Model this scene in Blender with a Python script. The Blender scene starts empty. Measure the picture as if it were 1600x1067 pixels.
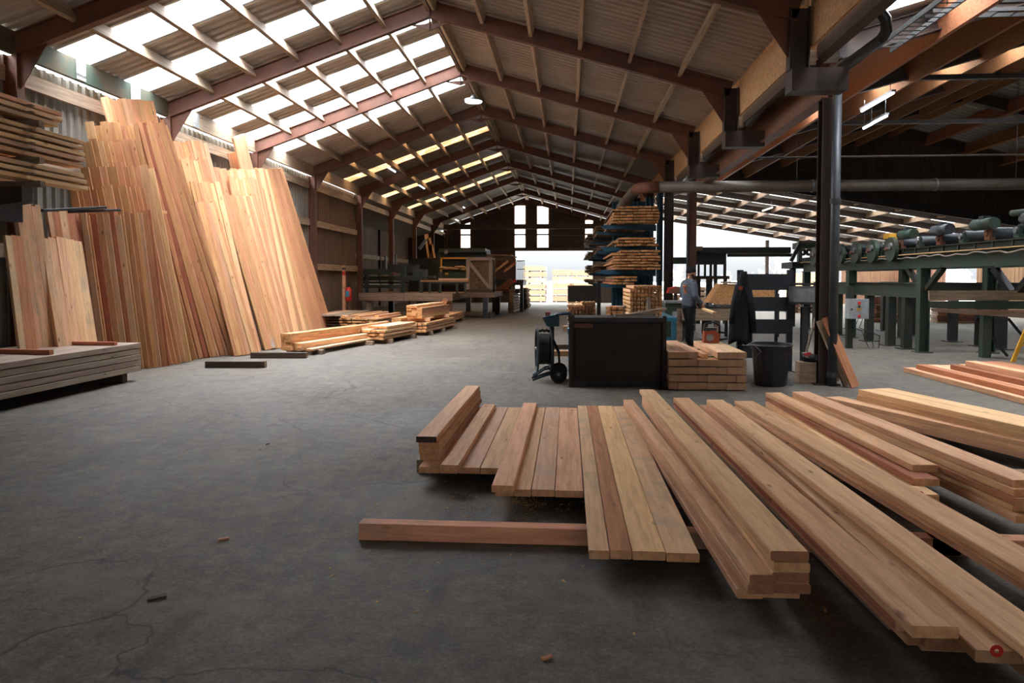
WORLD = 42.0; EXPO = 0.22
import bpy, bmesh, math, random
from mathutils import Vector, Matrix
random.seed(7)
S = bpy.context.scene
C = S.collection
V = Vector
# ------------------------------------------------------------------ camera model (used to lay out things at their real distance)
F = 1150.0; V0 = 485.0; PS = math.atan(87/1150.); TH = math.atan(48/1150.); EYE = 1.5
def ray(u, v):
    h = (-math.sin(PS), math.cos(PS)); r = (math.cos(PS), math.sin(PS))
    a = (u-800)/F; b = (V0-v)/F; c, s = math.cos(TH), math.sin(TH); k = c+b*s
    return V((h[0]*k+r[0]*a, h[1]*k+r[1]*a, -s+b*c))
def g(u, v, z=0.0):
    d = ray(u, v); t = (z-EYE)/d.z; return V((d.x*t, d.y*t, z))
def aY(u, v, Y):
    d = ray(u, v); t = Y/d.y; return V((d.x*t, Y, EYE+d.z*t))
def aX(u, v, X):
    d = ray(u, v); t = X/d.x; return V((X, d.y*t, EYE+d.z*t))
cd = bpy.data.cameras.new('camera'); cam = bpy.data.objects.new('camera', cd); C.objects.link(cam)
cd.lens = 36*F/1600; cd.sensor_width = 36; cd.shift_y = -(533.5-V0)/1600; cd.clip_end = 500; cd.clip_start = 0.05
cam.location = (0, 0, EYE); cam.rotation_euler = (math.pi/2-TH, 0, PS); S.camera = cam
S.view_settings.view_transform = 'Standard'; S.view_settings.look = 'None'; S.view_settings.gamma = 1.0
# ------------------------------------------------------------------ materials
def newmat(name):
    m = bpy.data.materials.new(name); m.use_nodes = True; nt = m.node_tree
    b = nt.nodes['Principled BSDF']; return m, nt, b
def N(nt, t, **k):
    n = nt.nodes.new(t)
    for a, v in k.items(): setattr(n, a, v)
    return n
def ramp(nt, fac, stops):
    r = N(nt, 'ShaderNodeValToRGB'); e = r.color_ramp.elements
    while len(e) < len(stops): e.new(0.5)
    for i, (p, c) in enumerate(stops): e[i].position = p; e[i].color = (*c, 1)
    nt.links.new(fac, r.inputs[0]); return r.outputs[0]
def mixc(nt, fac, a, b, mode='MIX'):
    m = N(nt, 'ShaderNodeMix', data_type='RGBA', blend_type=mode)
    if hasattr(fac, 'is_linked'): nt.links.new(fac, m.inputs[0])
    else: m.inputs[0].default_value = fac
    for i, x in ((6, a), (7, b)):
        if hasattr(x, 'is_linked'): nt.links.new(x, m.inputs[i])
        else: m.inputs[i].default_value = (*x, 1)
    return m.outputs[2]
def noise(nt, vec, scale, detail=4, rough=.55, dist=0.0):
    n = N(nt, 'ShaderNodeTexNoise'); n.inputs['Scale'].default_value = scale; n.inputs['Detail'].default_value = detail
    n.inputs['Roughness'].default_value = rough; n.inputs['Distortion'].default_value = dist
    if vec is not None: nt.links.new(vec, n.inputs['Vector'])
    return n.outputs['Fac']
def bump(nt, b, h, s=.3, d=.01):
    n = N(nt, 'ShaderNodeBump'); n.inputs['Strength'].default_value = s; n.inputs['Distance'].default_value = d
    nt.links.new(h, n.inputs['Height']); nt.links.new(n.outputs[0], b.inputs['Normal'])
def objvec(nt, sc, rnd=True, coord='Object'):
    tc = N(nt, 'ShaderNodeTexCoord'); mp = N(nt, 'ShaderNodeMapping'); mp.inputs['Scale'].default_value = sc
    src = tc.outputs[coord]
    if rnd:
        oi = N(nt, 'ShaderNodeObjectInfo'); ml = N(nt, 'ShaderNodeMath', operation='MULTIPLY'); ml.inputs[1].default_value = 47.0
        nt.links.new(oi.outputs['Random'], ml.inputs[0])
        ad = N(nt, 'ShaderNodeVectorMath', operation='ADD'); nt.links.new(src, ad.inputs[0]); nt.links.new(ml.outputs[0], ad.inputs[1]); src = ad.outputs[0]
    nt.links.new(src, mp.inputs[0]); return mp.outputs[0]
def wood(name, light, dark, var=.25, knots=True, axis=0, rough=.7, along=1.0, fine=16., grey=None):
    m, nt, b = newmat(name); sc = [fine]*3; sc[axis] = along
    v = objvec(nt, sc); f = noise(nt, v, 1.6, 5, .65, .6)
    col = ramp(nt, f, [(.36, tuple(c*.92 for c in dark)), (.5, tuple((a+c)/2 for a, c in zip(light, dark))), (.62, light)])
    f2 = noise(nt, v, 7, 2, .5, .2)
    col = mixc(nt, .25, col, ramp(nt, f2, [(.35, dark), (.6, light)]), 'MIX')
    if knots:
        sc2 = [9.]*3; sc2[axis] = 3.0
        vo = N(nt, 'ShaderNodeTexVoronoi'); vo.inputs['Scale'].default_value = .8; nt.links.new(objvec(nt, sc2), vo.inputs['Vector'])
        k = ramp(nt, vo.outputs['Distance'], [(.03, (1, 1, 1)), (.12, (0, 0, 0))])
        col = mixc(nt, k, col, tuple(c*.38 for c in dark))
    oi = N(nt, 'ShaderNodeObjectInfo'); hs = N(nt, 'ShaderNodeHueSaturation')
    mr = N(nt, 'ShaderNodeMapRange'); mr.inputs[3].default_value = 1-var; mr.inputs[4].default_value = 1+var*.7
    nt.links.new(oi.outputs['Random'], mr.inputs[0]); nt.links.new(mr.outputs[0], hs.inputs['Value'])
    m2 = N(nt, 'ShaderNodeMath', operation='MULTIPLY'); m2.inputs[1].default_value = 13.7; fr = N(nt, 'ShaderNodeMath', operation='FRACT')
    nt.links.new(oi.outputs['Random'], m2.inputs[0]); nt.links.new(m2.outputs[0], fr.inputs[0])
    mh = N(nt, 'ShaderNodeMapRange'); mh.inputs[3].default_value = .485; mh.inputs[4].default_value = .508
    nt.links.new(fr.outputs[0], mh.inputs[0]); nt.links.new(mh.outputs[0], hs.inputs['Hue'])
    nt.links.new(col, hs.inputs['Color']); col = hs.outputs[0]
    if grey:
        col = mixc(nt, ramp(nt, noise(nt, objvec(nt, (1.5, 1.5, 1.5)), 2.2, 5, .6), [(.48, (0, 0, 0)), (.68, (.8, .8, .8))]), col, grey)
    nt.links.new(col, b.inputs['Base Color']); b.inputs['Roughness'].default_value = rough
    b.inputs['Specular IOR Level'].default_value = .3
    bump(nt, b, f, .15, .004); return m
def plain(name, c, rough=.6, metal=0., c2=None, scale=3., rnd=False, bmp=0., spec=.4, lo=.4, hi=.65):
    m, nt, b = newmat(name); b.inputs['Roughness'].default_value = rough; b.inputs['Metallic'].default_value = metal
    b.inputs['Specular IOR Level'].default_value = spec
    if c2:
        f = noise(nt, objvec(nt, (1, 1, 1), rnd), scale, 6, .62)
        nt.links.new(ramp(nt, f, [(lo, c), (hi, c2)]), b.inputs['Base Color'])
        if bmp: bump(nt, b, f, bmp, .01)
    else: b.inputs['Base Color'].default_value = (*c, 1)
    return m
def emit(name, c, s):
    m, nt, b = newmat(name); b.inputs['Emission Color'].default_value = (*c, 1); b.inputs['Emission Strength'].default_value = s
    b.inputs['Base Color'].default_value = (*c, 1); return m
M = {}
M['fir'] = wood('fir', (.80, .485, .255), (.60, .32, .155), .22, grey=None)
M['fir_dirty'] = wood('fir_dirty', (.74, .46, .26), (.56, .32, .17), .16, grey=(.44, .33, .22))
M['end_red'] = plain('reddish_end', (.34, .15, .075), .85, c2=(.24, .10, .05), scale=20, rnd=True)
M['pile_end'] = plain('pile_end', (.44, .25, .135), .85, c2=(.33, .175, .09), scale=9)
M['fir_end'] = plain('fir_end', (.62, .34, .165), .85, c2=(.46, .225, .105), scale=26, rnd=True)
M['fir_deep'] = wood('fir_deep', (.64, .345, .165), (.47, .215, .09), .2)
M['pale'] = wood('pale_fir', (.83, .54, .29), (.64, .36, .175), .18)
M['red_fir'] = wood('red_fir', (.50, .21, .10), (.33, .12, .055), .2)
M['grey_wood'] = wood('grey_wood', (.40, .31, .235), (.26, .19, .135), .15)
M['old_wood'] = wood('old_wood', (.33, .23, .15), (.16, .105, .065), .18)
M['dark_wood'] = wood('dark_wood', (.10, .062, .038), (.04, .026, .018), .2)
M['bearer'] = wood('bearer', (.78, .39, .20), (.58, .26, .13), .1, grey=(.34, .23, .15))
M['glulam'] = wood('glulam', (.36, .165, .072), (.25, .10, .042), .12)
M['purlin'] = wood('purlin', (.50, .38, .26), (.26, .19, .125), .15, axis=1, along=.8)
M['batten'] = wood('batten', (.68, .38, .18), (.42, .19, .075), .4, knots=False)
M['batten_end'] = plain('batten_end', (.62, .31, .12), .85, c2=(.36, .15, .05), scale=20, rnd=True)
M['steel_red'] = plain('primer_steel', (.165, .062, .034), .6, c2=(.105, .043, .026), scale=2.2, lo=.35, hi=.6)
M['steel_dark'] = plain('dark_steel', (.052, .028, .02), .6, c2=(.03, .02, .016), scale=3)
M['black'] = plain('black_paint', (.014, .014, .015), .5, c2=(.03, .026, .024), scale=5)
M['box_dark'] = plain('dark_board', (.022, .014, .011), .7, c2=(.034, .021, .016), scale=4)
M['green'] = plain('green_paint', (.026, .052, .036), .55, c2=(.045, .046, .03), scale=3.5, rnd=True)
M['green_dark'] = plain('dark_green_paint', (.014, .024, .017), .6, c2=(.03, .026, .018), scale=4, rnd=True)
M['blue'] = plain('blue_paint', (.012, .075, .125), .5, c2=(.015, .05, .085), scale=3)
M['blue_light'] = plain('light_blue_paint', (.05, .24, .36), .5, c2=(.04, .17, .26), scale=3)
M['navy'] = plain('navy_paint', (.012, .035, .06), .45)
M['slate'] = plain('slate_paint', (.022, .028, .036), .55, c2=(.03, .036, .045), scale=6)
M['galv'] = plain('galvanised_steel', (.24, .245, .25), .45, .5, c2=(.16, .165, .17), scale=5)
M['pipe'] = plain('grey_pipe', (.055, .062, .07), .45, c2=(.035, .04, .045), scale=6)
M['duct'] = plain('duct_metal', (.15, .13, .11), .5, .3, c2=(.10, .075, .055), scale=2)
M['rust'] = plain('rust', (.19, .07, .035), .7, c2=(.12, .05, .03), scale=6)
M['grey_box'] = plain('grey_cabinet', (.33, .34, .345), .5, c2=(.26, .27, .27), scale=9)
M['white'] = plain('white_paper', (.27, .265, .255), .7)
M['ink'] = plain('ink', (.03, .028, .028), .7)
M['red'] = plain('red_paint', (.55, .03, .022), .45)
M['orange'] = plain('orange_plastic', (.30, .05, .012), .45)
M['yellow'] = plain('yellow_paint', (.72, .36, .03), .5)
M['plastic_black'] = plain('black_plastic', (.012, .013, .015), .38)
M['rubber'] = plain('rubber', (.015, .015, .016), .8)
M['cloth_black'] = plain('black_cloth', (.009, .010, .014), .9, c2=(.016, .018, .024), scale=9)
M['osb'] = plain('osb', (.60, .36, .17), .8, c2=(.42, .235, .11), scale=16, bmp=.2)
M['osb_light'] = plain('osb_panel', (.50, .25, .095), .75, c2=(.31, .135, .045), scale=26)
M['sawdust'] = plain('sawdust', (.56, .36, .17), .95, c2=(.40, .24, .10), scale=14)
M['bark'] = plain('bark', (.10, .06, .035), .9, c2=(.22, .13, .07), scale=20, bmp=.4)
M['hay'] = plain('woodchips', (.10, .066, .035), .95, c2=(.22, .14, .07), scale=22, bmp=.5)
M['tarp'] = plain('grey_sheeting', (.30, .26, .21), .7, c2=(.22, .19, .15), scale=3)
M['skin'] = plain('skin', (.46, .22, .14), .55)
M['hair'] = plain('beard', (.055, .035, .025), .9)
M['sweat'] = plain('grey_blue_fleece', (.105, .115, .14), .95, c2=(.085, .095, .118), scale=12)
M['trouser'] = plain('black_work_trousers', (.010, .012, .016), .85)
M['boot'] = plain('boot_leather', (.03, .02, .014), .6)
M['beanie'] = plain('black_knit', (.008, .009, .011), .95)
M['logo'] = plain('orange_print', (.55, .16, .05), .8)
M['tyre'] = M['rubber']
def sheet(name, c1, c2, rough=.55, ax='x'):
    m, nt, b = newmat(name); v = objvec(nt, (.5, .5, .5)); f = noise(nt, v, 2.0, 6, .65)
    v2 = objvec(nt, (2.5, .25, 2.5) if ax == 'y' else ((.25, 2.5, 2.5) if ax == 'x' else (2.5, 2.5, .25))); f2 = noise(nt, v2, 2.5, 5, .6)
    col = mixc(nt, .5, ramp(nt, f, [(.35, c1), (.65, c2)]), ramp(nt, f2, [(.35, c2), (.65, c1)]))
    nt.links.new(col, b.inputs['Base Color']); b.inputs['Roughness'].default_value = rough; return m
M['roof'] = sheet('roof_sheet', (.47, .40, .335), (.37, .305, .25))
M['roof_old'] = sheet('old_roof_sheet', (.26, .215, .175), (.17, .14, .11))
M['roof_ins'] = sheet('pale_roof_sheet', (.36, .335, .30), (.28, .26, .235))
M['clad'] = sheet('weathered_cladding', (.29, .26, .215), (.15, .135, .112), .8, 'z')
M['clad_brown'] = sheet('brown_cladding', (.19, .12, .075), (.11, .07, .045), .75, 'z')
M['clad_dark'] = wood('dark_cladding', (.085, .052, .032), (.04, .026, .017), .1, False, 2)
M['clad_fresh'] = wood('fresh_cladding', (.40, .235, .14), (.24, .13, .075), .1, False, 2)
M['eave'] = plain('mossy_plate', (.105, .08, .048), .85, c2=(.05, .072, .05), scale=1.1, lo=.45, hi=.6)
def glaze(name, c, tr, c2=None, transp=(1, 1, 1)):
    m, nt, b = newmat(name); nt.nodes.remove(b); out = nt.nodes['Material Output']
    t = N(nt, 'ShaderNodeBsdfTransparent'); t.inputs[0].default_value = (*transp, 1)
    d = N(nt, 'ShaderNodeBsdfTranslucent'); d.inputs[0].default_value = (*c, 1)
    if c2:
        f = noise(nt, objvec(nt, (.35, 3.5, 1.0)), 3.2, 4, .65)
        nt.links.new(ramp(nt, f, [(.42, c), (.55, c2)]), d.inputs[0])
        nt.links.new(ramp(nt, f, [(.42, transp), (.55, tuple(x*.35 for x in c2))]), t.inputs[0])
    mx = N(nt, 'ShaderNodeMixShader'); mx.inputs[0].default_value = 1-tr
    nt.links.new(t.outputs[0], mx.inputs[1]); nt.links.new(d.outputs[0], mx.inputs[2]); nt.links.new(mx.outputs[0], out.inputs[0]); return m
M['sky_white'] = glaze('rooflight_clear', (.85, .88, .92), .62, transp=(.92, .95, 1))
M['sky_old'] = glaze('rooflight_aged', (.20, .125, .06), .16, (.08, .04, .016), transp=(.95, .60, .29))
M['sky_dull'] = glaze('rooflight_dull', (.22, .22, .21), .30, transp=(.75, .77, .78))
M['poly'] = glaze('window_sheet', (.85, .82, .76), .55, transp=(.95, .92, .86))
# floor: worn concrete with cracks and damp patches
def floor_mat():
    m, nt, b = newmat('concrete_floor'); tc = N(nt, 'ShaderNodeTexCoord'); o = tc.outputs['Object']
    a = noise(nt, o, .35, 6, .6); col = ramp(nt, a, [(.32, (.086, .080, .073)), (.5, (.128, .117, .103)), (.7, (.170, .153, .132))])
    n2 = noise(nt, o, 5, 8, .7); col = mixc(nt, .35, col, ramp(nt, n2, [(.32, (.05, .05, .05)), (.7, (.205, .188, .165))]))
    mp = N(nt, 'ShaderNodeMapping'); mp.inputs['Scale'].default_value = (2.6, .35, 1); mp.inputs['Rotation'].default_value = (0, 0, .35); nt.links.new(o, mp.inputs[0])
    n3 = noise(nt, mp.outputs[0], 2.0, 7, .65); col = mixc(nt, ramp(nt, n3, [(.52, (0, 0, 0)), (.72, (.55, .55, .55))]), col, (.055, .052, .05))
    nf = noise(nt, o, 46, 6, .75); col = mixc(nt, .55, col, ramp(nt, nf, [(.34, (.22, .22, .22)), (.5, (.5, .5, .5)), (.66, (.86, .85, .83))]), 'OVERLAY')
    ng = noise(nt, o, 9, 7, .72); col = mixc(nt, .5, col, ramp(nt, ng, [(.36, (.26, .26, .27)), (.5, (.5, .5, .5)), (.64, (.74, .72, .70))]), 'OVERLAY')
    n4 = noise(nt, o, 1.3, 7, .7); col = mixc(nt, ramp(nt, n4, [(.56, (0, 0, 0)), (.70, (.5, .5, .5))]), col, (.235, .22, .195))
    n5 = noise(nt, o, .9, 6, .65, .4); col = mixc(nt, ramp(nt, n5, [(.58, (0, 0, 0)), (.72, (.45, .45, .45))]), col, (.10, .066, .042))
    sp = N(nt, 'ShaderNodeTexVoronoi'); sp.inputs['Scale'].default_value = 70; nt.links.new(o, sp.inputs['Vector'])
    col = mixc(nt, ramp(nt, sp.outputs['Distance'], [(.08, (.6, .6, .6)), (.2, (0, 0, 0))]), col, (.27, .25, .22))
    wv = N(nt, 'ShaderNodeTexNoise'); wv.inputs['Scale'].default_value = 1.1; wv.inputs['Detail'].default_value = 6; nt.links.new(o, wv.inputs['Vector'])
    ad = N(nt, 'ShaderNodeVectorMath', operation='MULTIPLY_ADD'); ad.inputs[1].default_value = (1.3, 1.3, 0)
    nt.links.new(wv.outputs['Color'], ad.inputs[0]); nt.links.new(o, ad.inputs[2])
    cr = N(nt, 'ShaderNodeTexVoronoi', feature='DISTANCE_TO_EDGE'); cr.inputs['Scale'].default_value = .33; nt.links.new(ad.outputs[0], cr.inputs['Vector'])
    ck = ramp(nt, cr.outputs['Distance'], [(.0016, (1, 1, 1)), (.0042, (0, 0, 0))])
    brk = ramp(nt, noise(nt, o, .8, 3, .5), [(.46, (0, 0, 0)), (.56, (.85, .85, .85))])
    ckm = mixc(nt, 1.0, ck, brk, 'MULTIPLY')
    col = mixc(nt, 1.0, col, (.87, .80, .715), 'MULTIPLY')
    col = mixc(nt, ckm, col, (.022, .021, .02))
    nt.links.new(col, b.inputs['Base Color'])
    nt.links.new(ramp(nt, a, [(.35, (.62, .62, .62)), (.65, (.8, .8, .8))]), b.inputs['Roughness'])
    b.inputs['Specular IOR Level'].default_value = .35
    bump(nt, b, nf, .45, .008); return m
M['floor'] = floor_mat()
M['ground'] = plain('yard_ground', (.20, .195, .185), .9, c2=(.15, .147, .14), scale=.5)
# ------------------------------------------------------------------ geometry helpers
WL = {}
class MB:
    def __init__(s): s.v = []; s.f = []; s.m = []; s.sm = []
    def add(s, vs, fs, mi=0, smooth=False):
        o = len(s.v); s.v += [tuple(x) for x in vs]; s.f += [tuple(i+o for i in f) for f in fs]
        s.m += [mi]*len(fs) if isinstance(mi, int) else list(mi); s.sm += [smooth]*len(fs); return s
    def box(s, c, d, mi=0, R=None):
        x, y, z = d[0]/2, d[1]/2, d[2]/2; c = V(c)
        vs = [V((a*x, b*y, e*z)) for e in (-1, 1) for b in (-1, 1) for a in (-1, 1)]
        if R is not None: vs = [R @ q for q in vs]
        return s.add([q+c for q in vs], [(0, 2, 3, 1), (4, 5, 7, 6), (0, 1, 5, 4), (2, 6, 7, 3), (0, 4, 6, 2), (1, 3, 7, 5)], mi)
    def bar(s, p0, p1, w, t, up=(0, 0, 1), mi=0):
        R, L, c = frame(p0, p1, up); return s.box(c, (L, w, t), mi, R)
    def tube(s, pts, r, n=10, mi=0, cap=True):
        pts = [V(p) for p in pts]; rings = []
        rr = r if isinstance(r, (list, tuple)) else [r]*len(pts)
        up = None
        for i, p in enumerate(pts):
            t = (pts[min(i+1, len(pts)-1)]-pts[max(i-1, 0)]).normalized()
            if up is None: up = V((0, 0, 1)) if abs(t.z) < .9 else V((1, 0, 0))
            a = t.cross(up).normalized(); b = a.cross(t).normalized(); up = b
            rings.append([p+(a*math.cos(2*math.pi*k/n)+b*math.sin(2*math.pi*k/n))*rr[i] for k in range(n)])
        vs = [q for R in rings for q in R]; fs = []
        for i in range(len(pts)-1):
            for k in range(n): fs.append((i*n+k, i*n+(k+1) % n, (i+1)*n+(k+1) % n, (i+1)*n+k))
        s.add(vs, fs, mi, True)
        if cap: s.add(rings[0], [tuple(range(n))], mi); s.add(rings[-1], [tuple(reversed(range(n)))], mi)
        return s
    def prism(s, poly, ext, mi=0):
        n = len(poly); e = V(ext); a = [V(p) for p in poly]; vs = a+[p+e for p in a]
        fs = [tuple(range(n)), tuple(range(2*n-1, n-1, -1))]+[(i, i+n, (i+1) % n+n, (i+1) % n) for i in range(n)]
        return s.add(vs, fs, mi)
    def ibeam(s, p0, p1, w, h, up=(0, 0, 1), mi=0, tf=.02):
        R, L, c = frame(p0, p1, up)
        s.box(c, (L, tf*.8, h-.002), mi, R)
        for k in (-1, 1): s.box(c+R @ V((0, 0, k*(h/2-tf/2))), (L, w, tf), mi, R)
        return s
    def ball(s, c, r, n=12, m=8, mi=0):
        rx, ry, rz = (r, r, r) if not isinstance(r, (tuple, list)) else r; c = V(c); vs = []; fs = []
        for j in range(m+1):
            t = math.pi*j/m
            for k in range(n): p = 2*math.pi*k/n; vs.append(c+V((rx*math.sin(t)*math.cos(p), ry*math.sin(t)*math.sin(p), rz*math.cos(t))))
        for j in range(m):
            for k in range(n): fs.append((j*n+k, (j+1)*n+k, (j+1)*n+(k+1) % n, j*n+(k+1) % n))
        return s.add(vs, fs, mi, True)
    def disc(s, c, ax, r0, r1, th, n=24, mi=0):      # ring or disc with thickness along ax
        ax = V(ax).normalized(); u = ax.orthogonal().normalized(); w = ax.cross(u); c = V(c); P = [(r0, -th/2), (r1, -th/2), (r1, th/2), (r0, th/2)]; vs = []; fs = []
        for k in range(n):
            d = u*math.cos(2*math.pi*k/n)+w*math.sin(2*math.pi*k/n); vs += [c+d*a+ax*b for a, b in P]
        for k in range(n):
            j = (k+1) % n
            for q in range(4): fs.append((k*4+q, k*4+(q+1) % 4, j*4+(q+1) % 4, j*4+q))
        return s.add(vs, fs, mi, False)
    def build(s, name, mats, parent=None, base=True):
        me = bpy.data.meshes.new(name); xs = [p[0] for p in s.v]; ys = [p[1] for p in s.v]; zs = [p[2] for p in s.v]
        o0 = V(((min(xs)+max(xs))/2, (min(ys)+max(ys))/2, min(zs)))
        me.from_pydata([tuple(V(p)-o0) for p in s.v], [], s.f)
        for m in (mats if isinstance(mats, (list, tuple)) else [mats]): me.materials.append(m if not isinstance(m, str) else M[m])
        for p, mi, sm in zip(me.polygons, s.m, s.sm): p.material_index = mi; p.use_smooth = sm
        bm = bmesh.new(); bm.from_mesh(me); bmesh.ops.remove_doubles(bm, verts=bm.verts, dist=1e-5); bmesh.ops.recalc_face_normals(bm, faces=bm.faces); bm.to_mesh(me); bm.free()
        o = bpy.data.objects.new(name, me); C.objects.link(o); WL[o.name] = o0
        if parent is not None: o.parent = parent; o.location = o0-WL[parent.name]
        else: o.location = o0
        return o
def frame(p0, p1, up=(0, 0, 1)):
    p0, p1 = V(p0), V(p1); x = (p1-p0); L = x.length; x.normalize(); up = V(up)
    y = up.cross(x)
    if y.length < 1e-4: y = V((0, 1, 0)).cross(x)
    y.normalize(); z = x.cross(y); R = Matrix((x, y, z)).transposed(); return R, L, (p0+p1)/2
def tag(o, label, cat, group=None):
    o['label'] = label; o['category'] = cat
    if group: o['group'] = group
    return o
def thing(name, label, cat, loc=(0, 0, 0), group=None):
    o = bpy.data.objects.new(name, None); o.empty_display_size = .1; C.objects.link(o); o.location = loc; WL[o.name] = V(loc); return tag(o, label, cat, group)
def struct(o): o['kind'] = 'structure'; return o
def board(name, p0, p1, w, t, label=None, cat='plank', group=None, mat='fir', end='fir_end', up=(0, 0, 1), ch=.004, parent=None, skew=0.):
    """one sawn board between the centres of its two ends; local X runs along the grain"""
    R, L, c = frame(p0, p1, up); me = bpy.data.meshes.new(name); P = []
    y, z = w/2, t/2; prof = [(-y+ch, -z), (y-ch, -z), (y, -z+ch), (y, z-ch), (y-ch, z), (-y+ch, z), (-y, z-ch), (-y, -z+ch)]
    vs = [(-L/2, a, b) for a, b in prof]+[(L/2+skew*a, a, b) for a, b in prof]
    fs = [tuple(range(7, -1, -1)), tuple(range(8, 16))]+[(i, (i+1) % 8, (i+1) % 8+8, i+8) for i in range(8)]
    me.from_pydata(vs, [], fs); me.materials.append(M[mat]); me.materials.append(M[end])
    me.polygons[0].material_index = 1; me.polygons[1].material_index = 1
    o = bpy.data.objects.new(name, me); C.objects.link(o); mw = R.to_4x4(); mw.translation = c
    if parent is not None: o.parent = parent; mw.translation = c-WL[parent.name]
    o.matrix_local = mw; WL[o.name] = c
    if label: tag(o, label, cat, group)
    return o
def text_mesh(name, body, size, mat, parent, loc, rot, off=0., align='LEFT'):
    fc = bpy.data.curves.new(name, 'FONT'); fc.body = body; fc.size = size; fc.extrude = .001; fc.offset = off; fc.align_x = align; fc.align_y = 'CENTER' if align == 'CENTER' else 'TOP_BASELINE'
    o = bpy.data.objects.new(name, fc); C.objects.link(o); dg = bpy.context.evaluated_depsgraph_get(); me = bpy.data.meshes.new_from_object(o.evaluated_get(dg)); bpy.data.objects.remove(o); bpy.data.curves.remove(fc)
    me.materials.clear(); me.materials.append(M[mat]); o = bpy.data.objects.new(name, me); C.objects.link(o); o.parent = parent; o.location = V(loc)-WL[parent.name]; o.rotation_euler = rot; return o
ORD = 'first second third fourth fifth sixth seventh eighth ninth tenth eleventh twelfth thirteenth fourteenth fifteenth sixteenth seventeenth eighteenth nineteenth twentieth'.split()
def mark(parent, p, R, w, h, mat='red'):    # painted mark on a board end
    m = MB(); m.box(p, (.003, w, h), 0, R); return m.build('paint_mark', mat, None)
# ================================================================== THE SETTING
w = bpy.data.worlds.new('World'); S.world = w; w.use_nodes = True; nt = w.node_tree
bg = nt.nodes['Background']; tcw = N(nt, 'ShaderNodeTexCoord'); sx = N(nt, 'ShaderNodeSeparateXYZ'); nt.links.new(tcw.outputs['Generated'], sx.inputs[0])
# overcast sky: pale at the horizon, much brighter overhead
nt.links.new(ramp(nt, sx.outputs['Z'], [(0, (.90, .95, 1.0)), (.12, (.94, .97, 1.0)), (1, (.93, .97, 1.0))]), bg.inputs[0])
zc_ = N(nt, 'ShaderNodeMath', operation='MAXIMUM'); zc_.inputs[1].default_value = 0; nt.links.new(sx.outputs['Z'], zc_.inputs[0])
zp = N(nt, 'ShaderNodeMath', operation='POWER'); zp.inputs[1].default_value = 1.5; nt.links.new(zc_.outputs[0], zp.inputs[0])
zs = N(nt, 'ShaderNodeMath', operation='MULTIPLY_ADD'); zs.inputs[1].default_value = WORLD; zs.inputs[2].default_value = .72; nt.links.new(zp.outputs[0], zs.inputs[0]); nt.links.new(zs.outputs[0], bg.inputs[1])
# floor and yard
def slab(name, x0, x1, y0, y1, z0, z1, mat):
    m = MB(); m.box(((x0+x1)/2, (y0+y1)/2, (z0+z1)/2), (x1-x0, y1-y0, z1-z0)); return struct(m.build(name, mat))
fl = slab('floor', -11, 20, -12, 48.6, -.3, 0, 'floor')
slab('ground', -90, 110, -60, 160, -.5, -.22, 'ground')
XL, XC, XR = -8.0, -2.68, 3.05
def zl(x): return 5.1+(x-XL)*.3477
ZR = zl(XC)
def zr(x): return ZR-(x-XC)*.288
def z2(x): return 4.95+.28*(x-3.9) if x < 11.5 else 7.078-.28*(x-11.5)
def z3(x): return 5.75-.165*(x-5)
def zbot(x): return 5.12-.16*(x-5)
def corr(name, p0, a, La, b, Lb, nrm, per, dep, mat, topf=None, kind=True):
    """profiled sheet: profile repeats along a, ribs run along b"""
    a, b, nrm, p0 = V(a).normalized(), V(b).normalized(), V(nrm).normalized(), V(p0); xs = []; k = 0
    while k*per < La-1e-6:
        for q, d in ((0, 0), (.12, 1), (.42, 1), (.54, 0)):
            s_ = k*per+q*per
            if s_ <= La: xs.append((s_, d))
        k += 1
    xs.append((La, xs[-1][1])); m = MB(); vs = []
    for s_, d in xs:
        base = p0+a*s_+nrm*(d*dep); L = Lb if topf is None else topf(base)
        vs += [base, base+b*L]
    m.add(vs, [(2*i, 2*i+2, 2*i+3, 2*i+1) for i in range(len(xs)-1)]); o = m.build(name, mat); return struct(o) if kind else o
# --- main hall roof: left slope with rooflight strips, right slope opaque
FY = [-6.4, -2.25, 1.9, 6.05, 10.2, 14.3, 18.4, 22.7, 27.9, 33.0, 38.1, 43.2, 48.2]
clear = [(11.1, 11.95), (12.85, 13.7), (14.6, 15.45), (16.25, 17.1), (17.8, 18.65), (19.6, 20.45)]
aged = [(23.4, 24.25), (25.9, 26.75), (28.7, 29.5), (31.2, 32.0), (33.8, 34.6), (36.3, 37.1), (39.0, 39.7)]
sl = V((XC-XL+.2, 0, (XC-XL+.2)*.3477)); Ls = sl.length; nl = V((-.3477, 0, 1)).normalized()
sr = V((XR+.15-XC, 0, -(XR+.15-XC)*.288)); Lr = sr.length; nr = V((.288, 0, 1)).normalized()
y = -9.0; wn = 1
def lroof(y0, y1, mat, name): return corr(name, (XL-.2, y0-.02, zl(XL-.2)), (0, 1, 0), y1-y0+.06, sl, Ls, nl, .2 if y1 < 60 else .2, .035, mat)
for i, (a, b) in enumerate(clear+aged+[(48.5, 48.5)]):
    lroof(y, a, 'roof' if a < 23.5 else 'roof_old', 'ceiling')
    if b > a:
        o = lroof(a, b, 'sky_white' if (a, b) in clear else 'sky_old', 'window_%d' % wn); wn += 1
    y = b
for a, b in ((-9, 22.7), (22.7, 48.5)):
    corr('ceiling', (XC, a-.06, ZR), (0, 1, 0), b-a+.06, sr, Lr, nr, .2, .035, 'roof' if a < 0 else 'roof_old')
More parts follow.
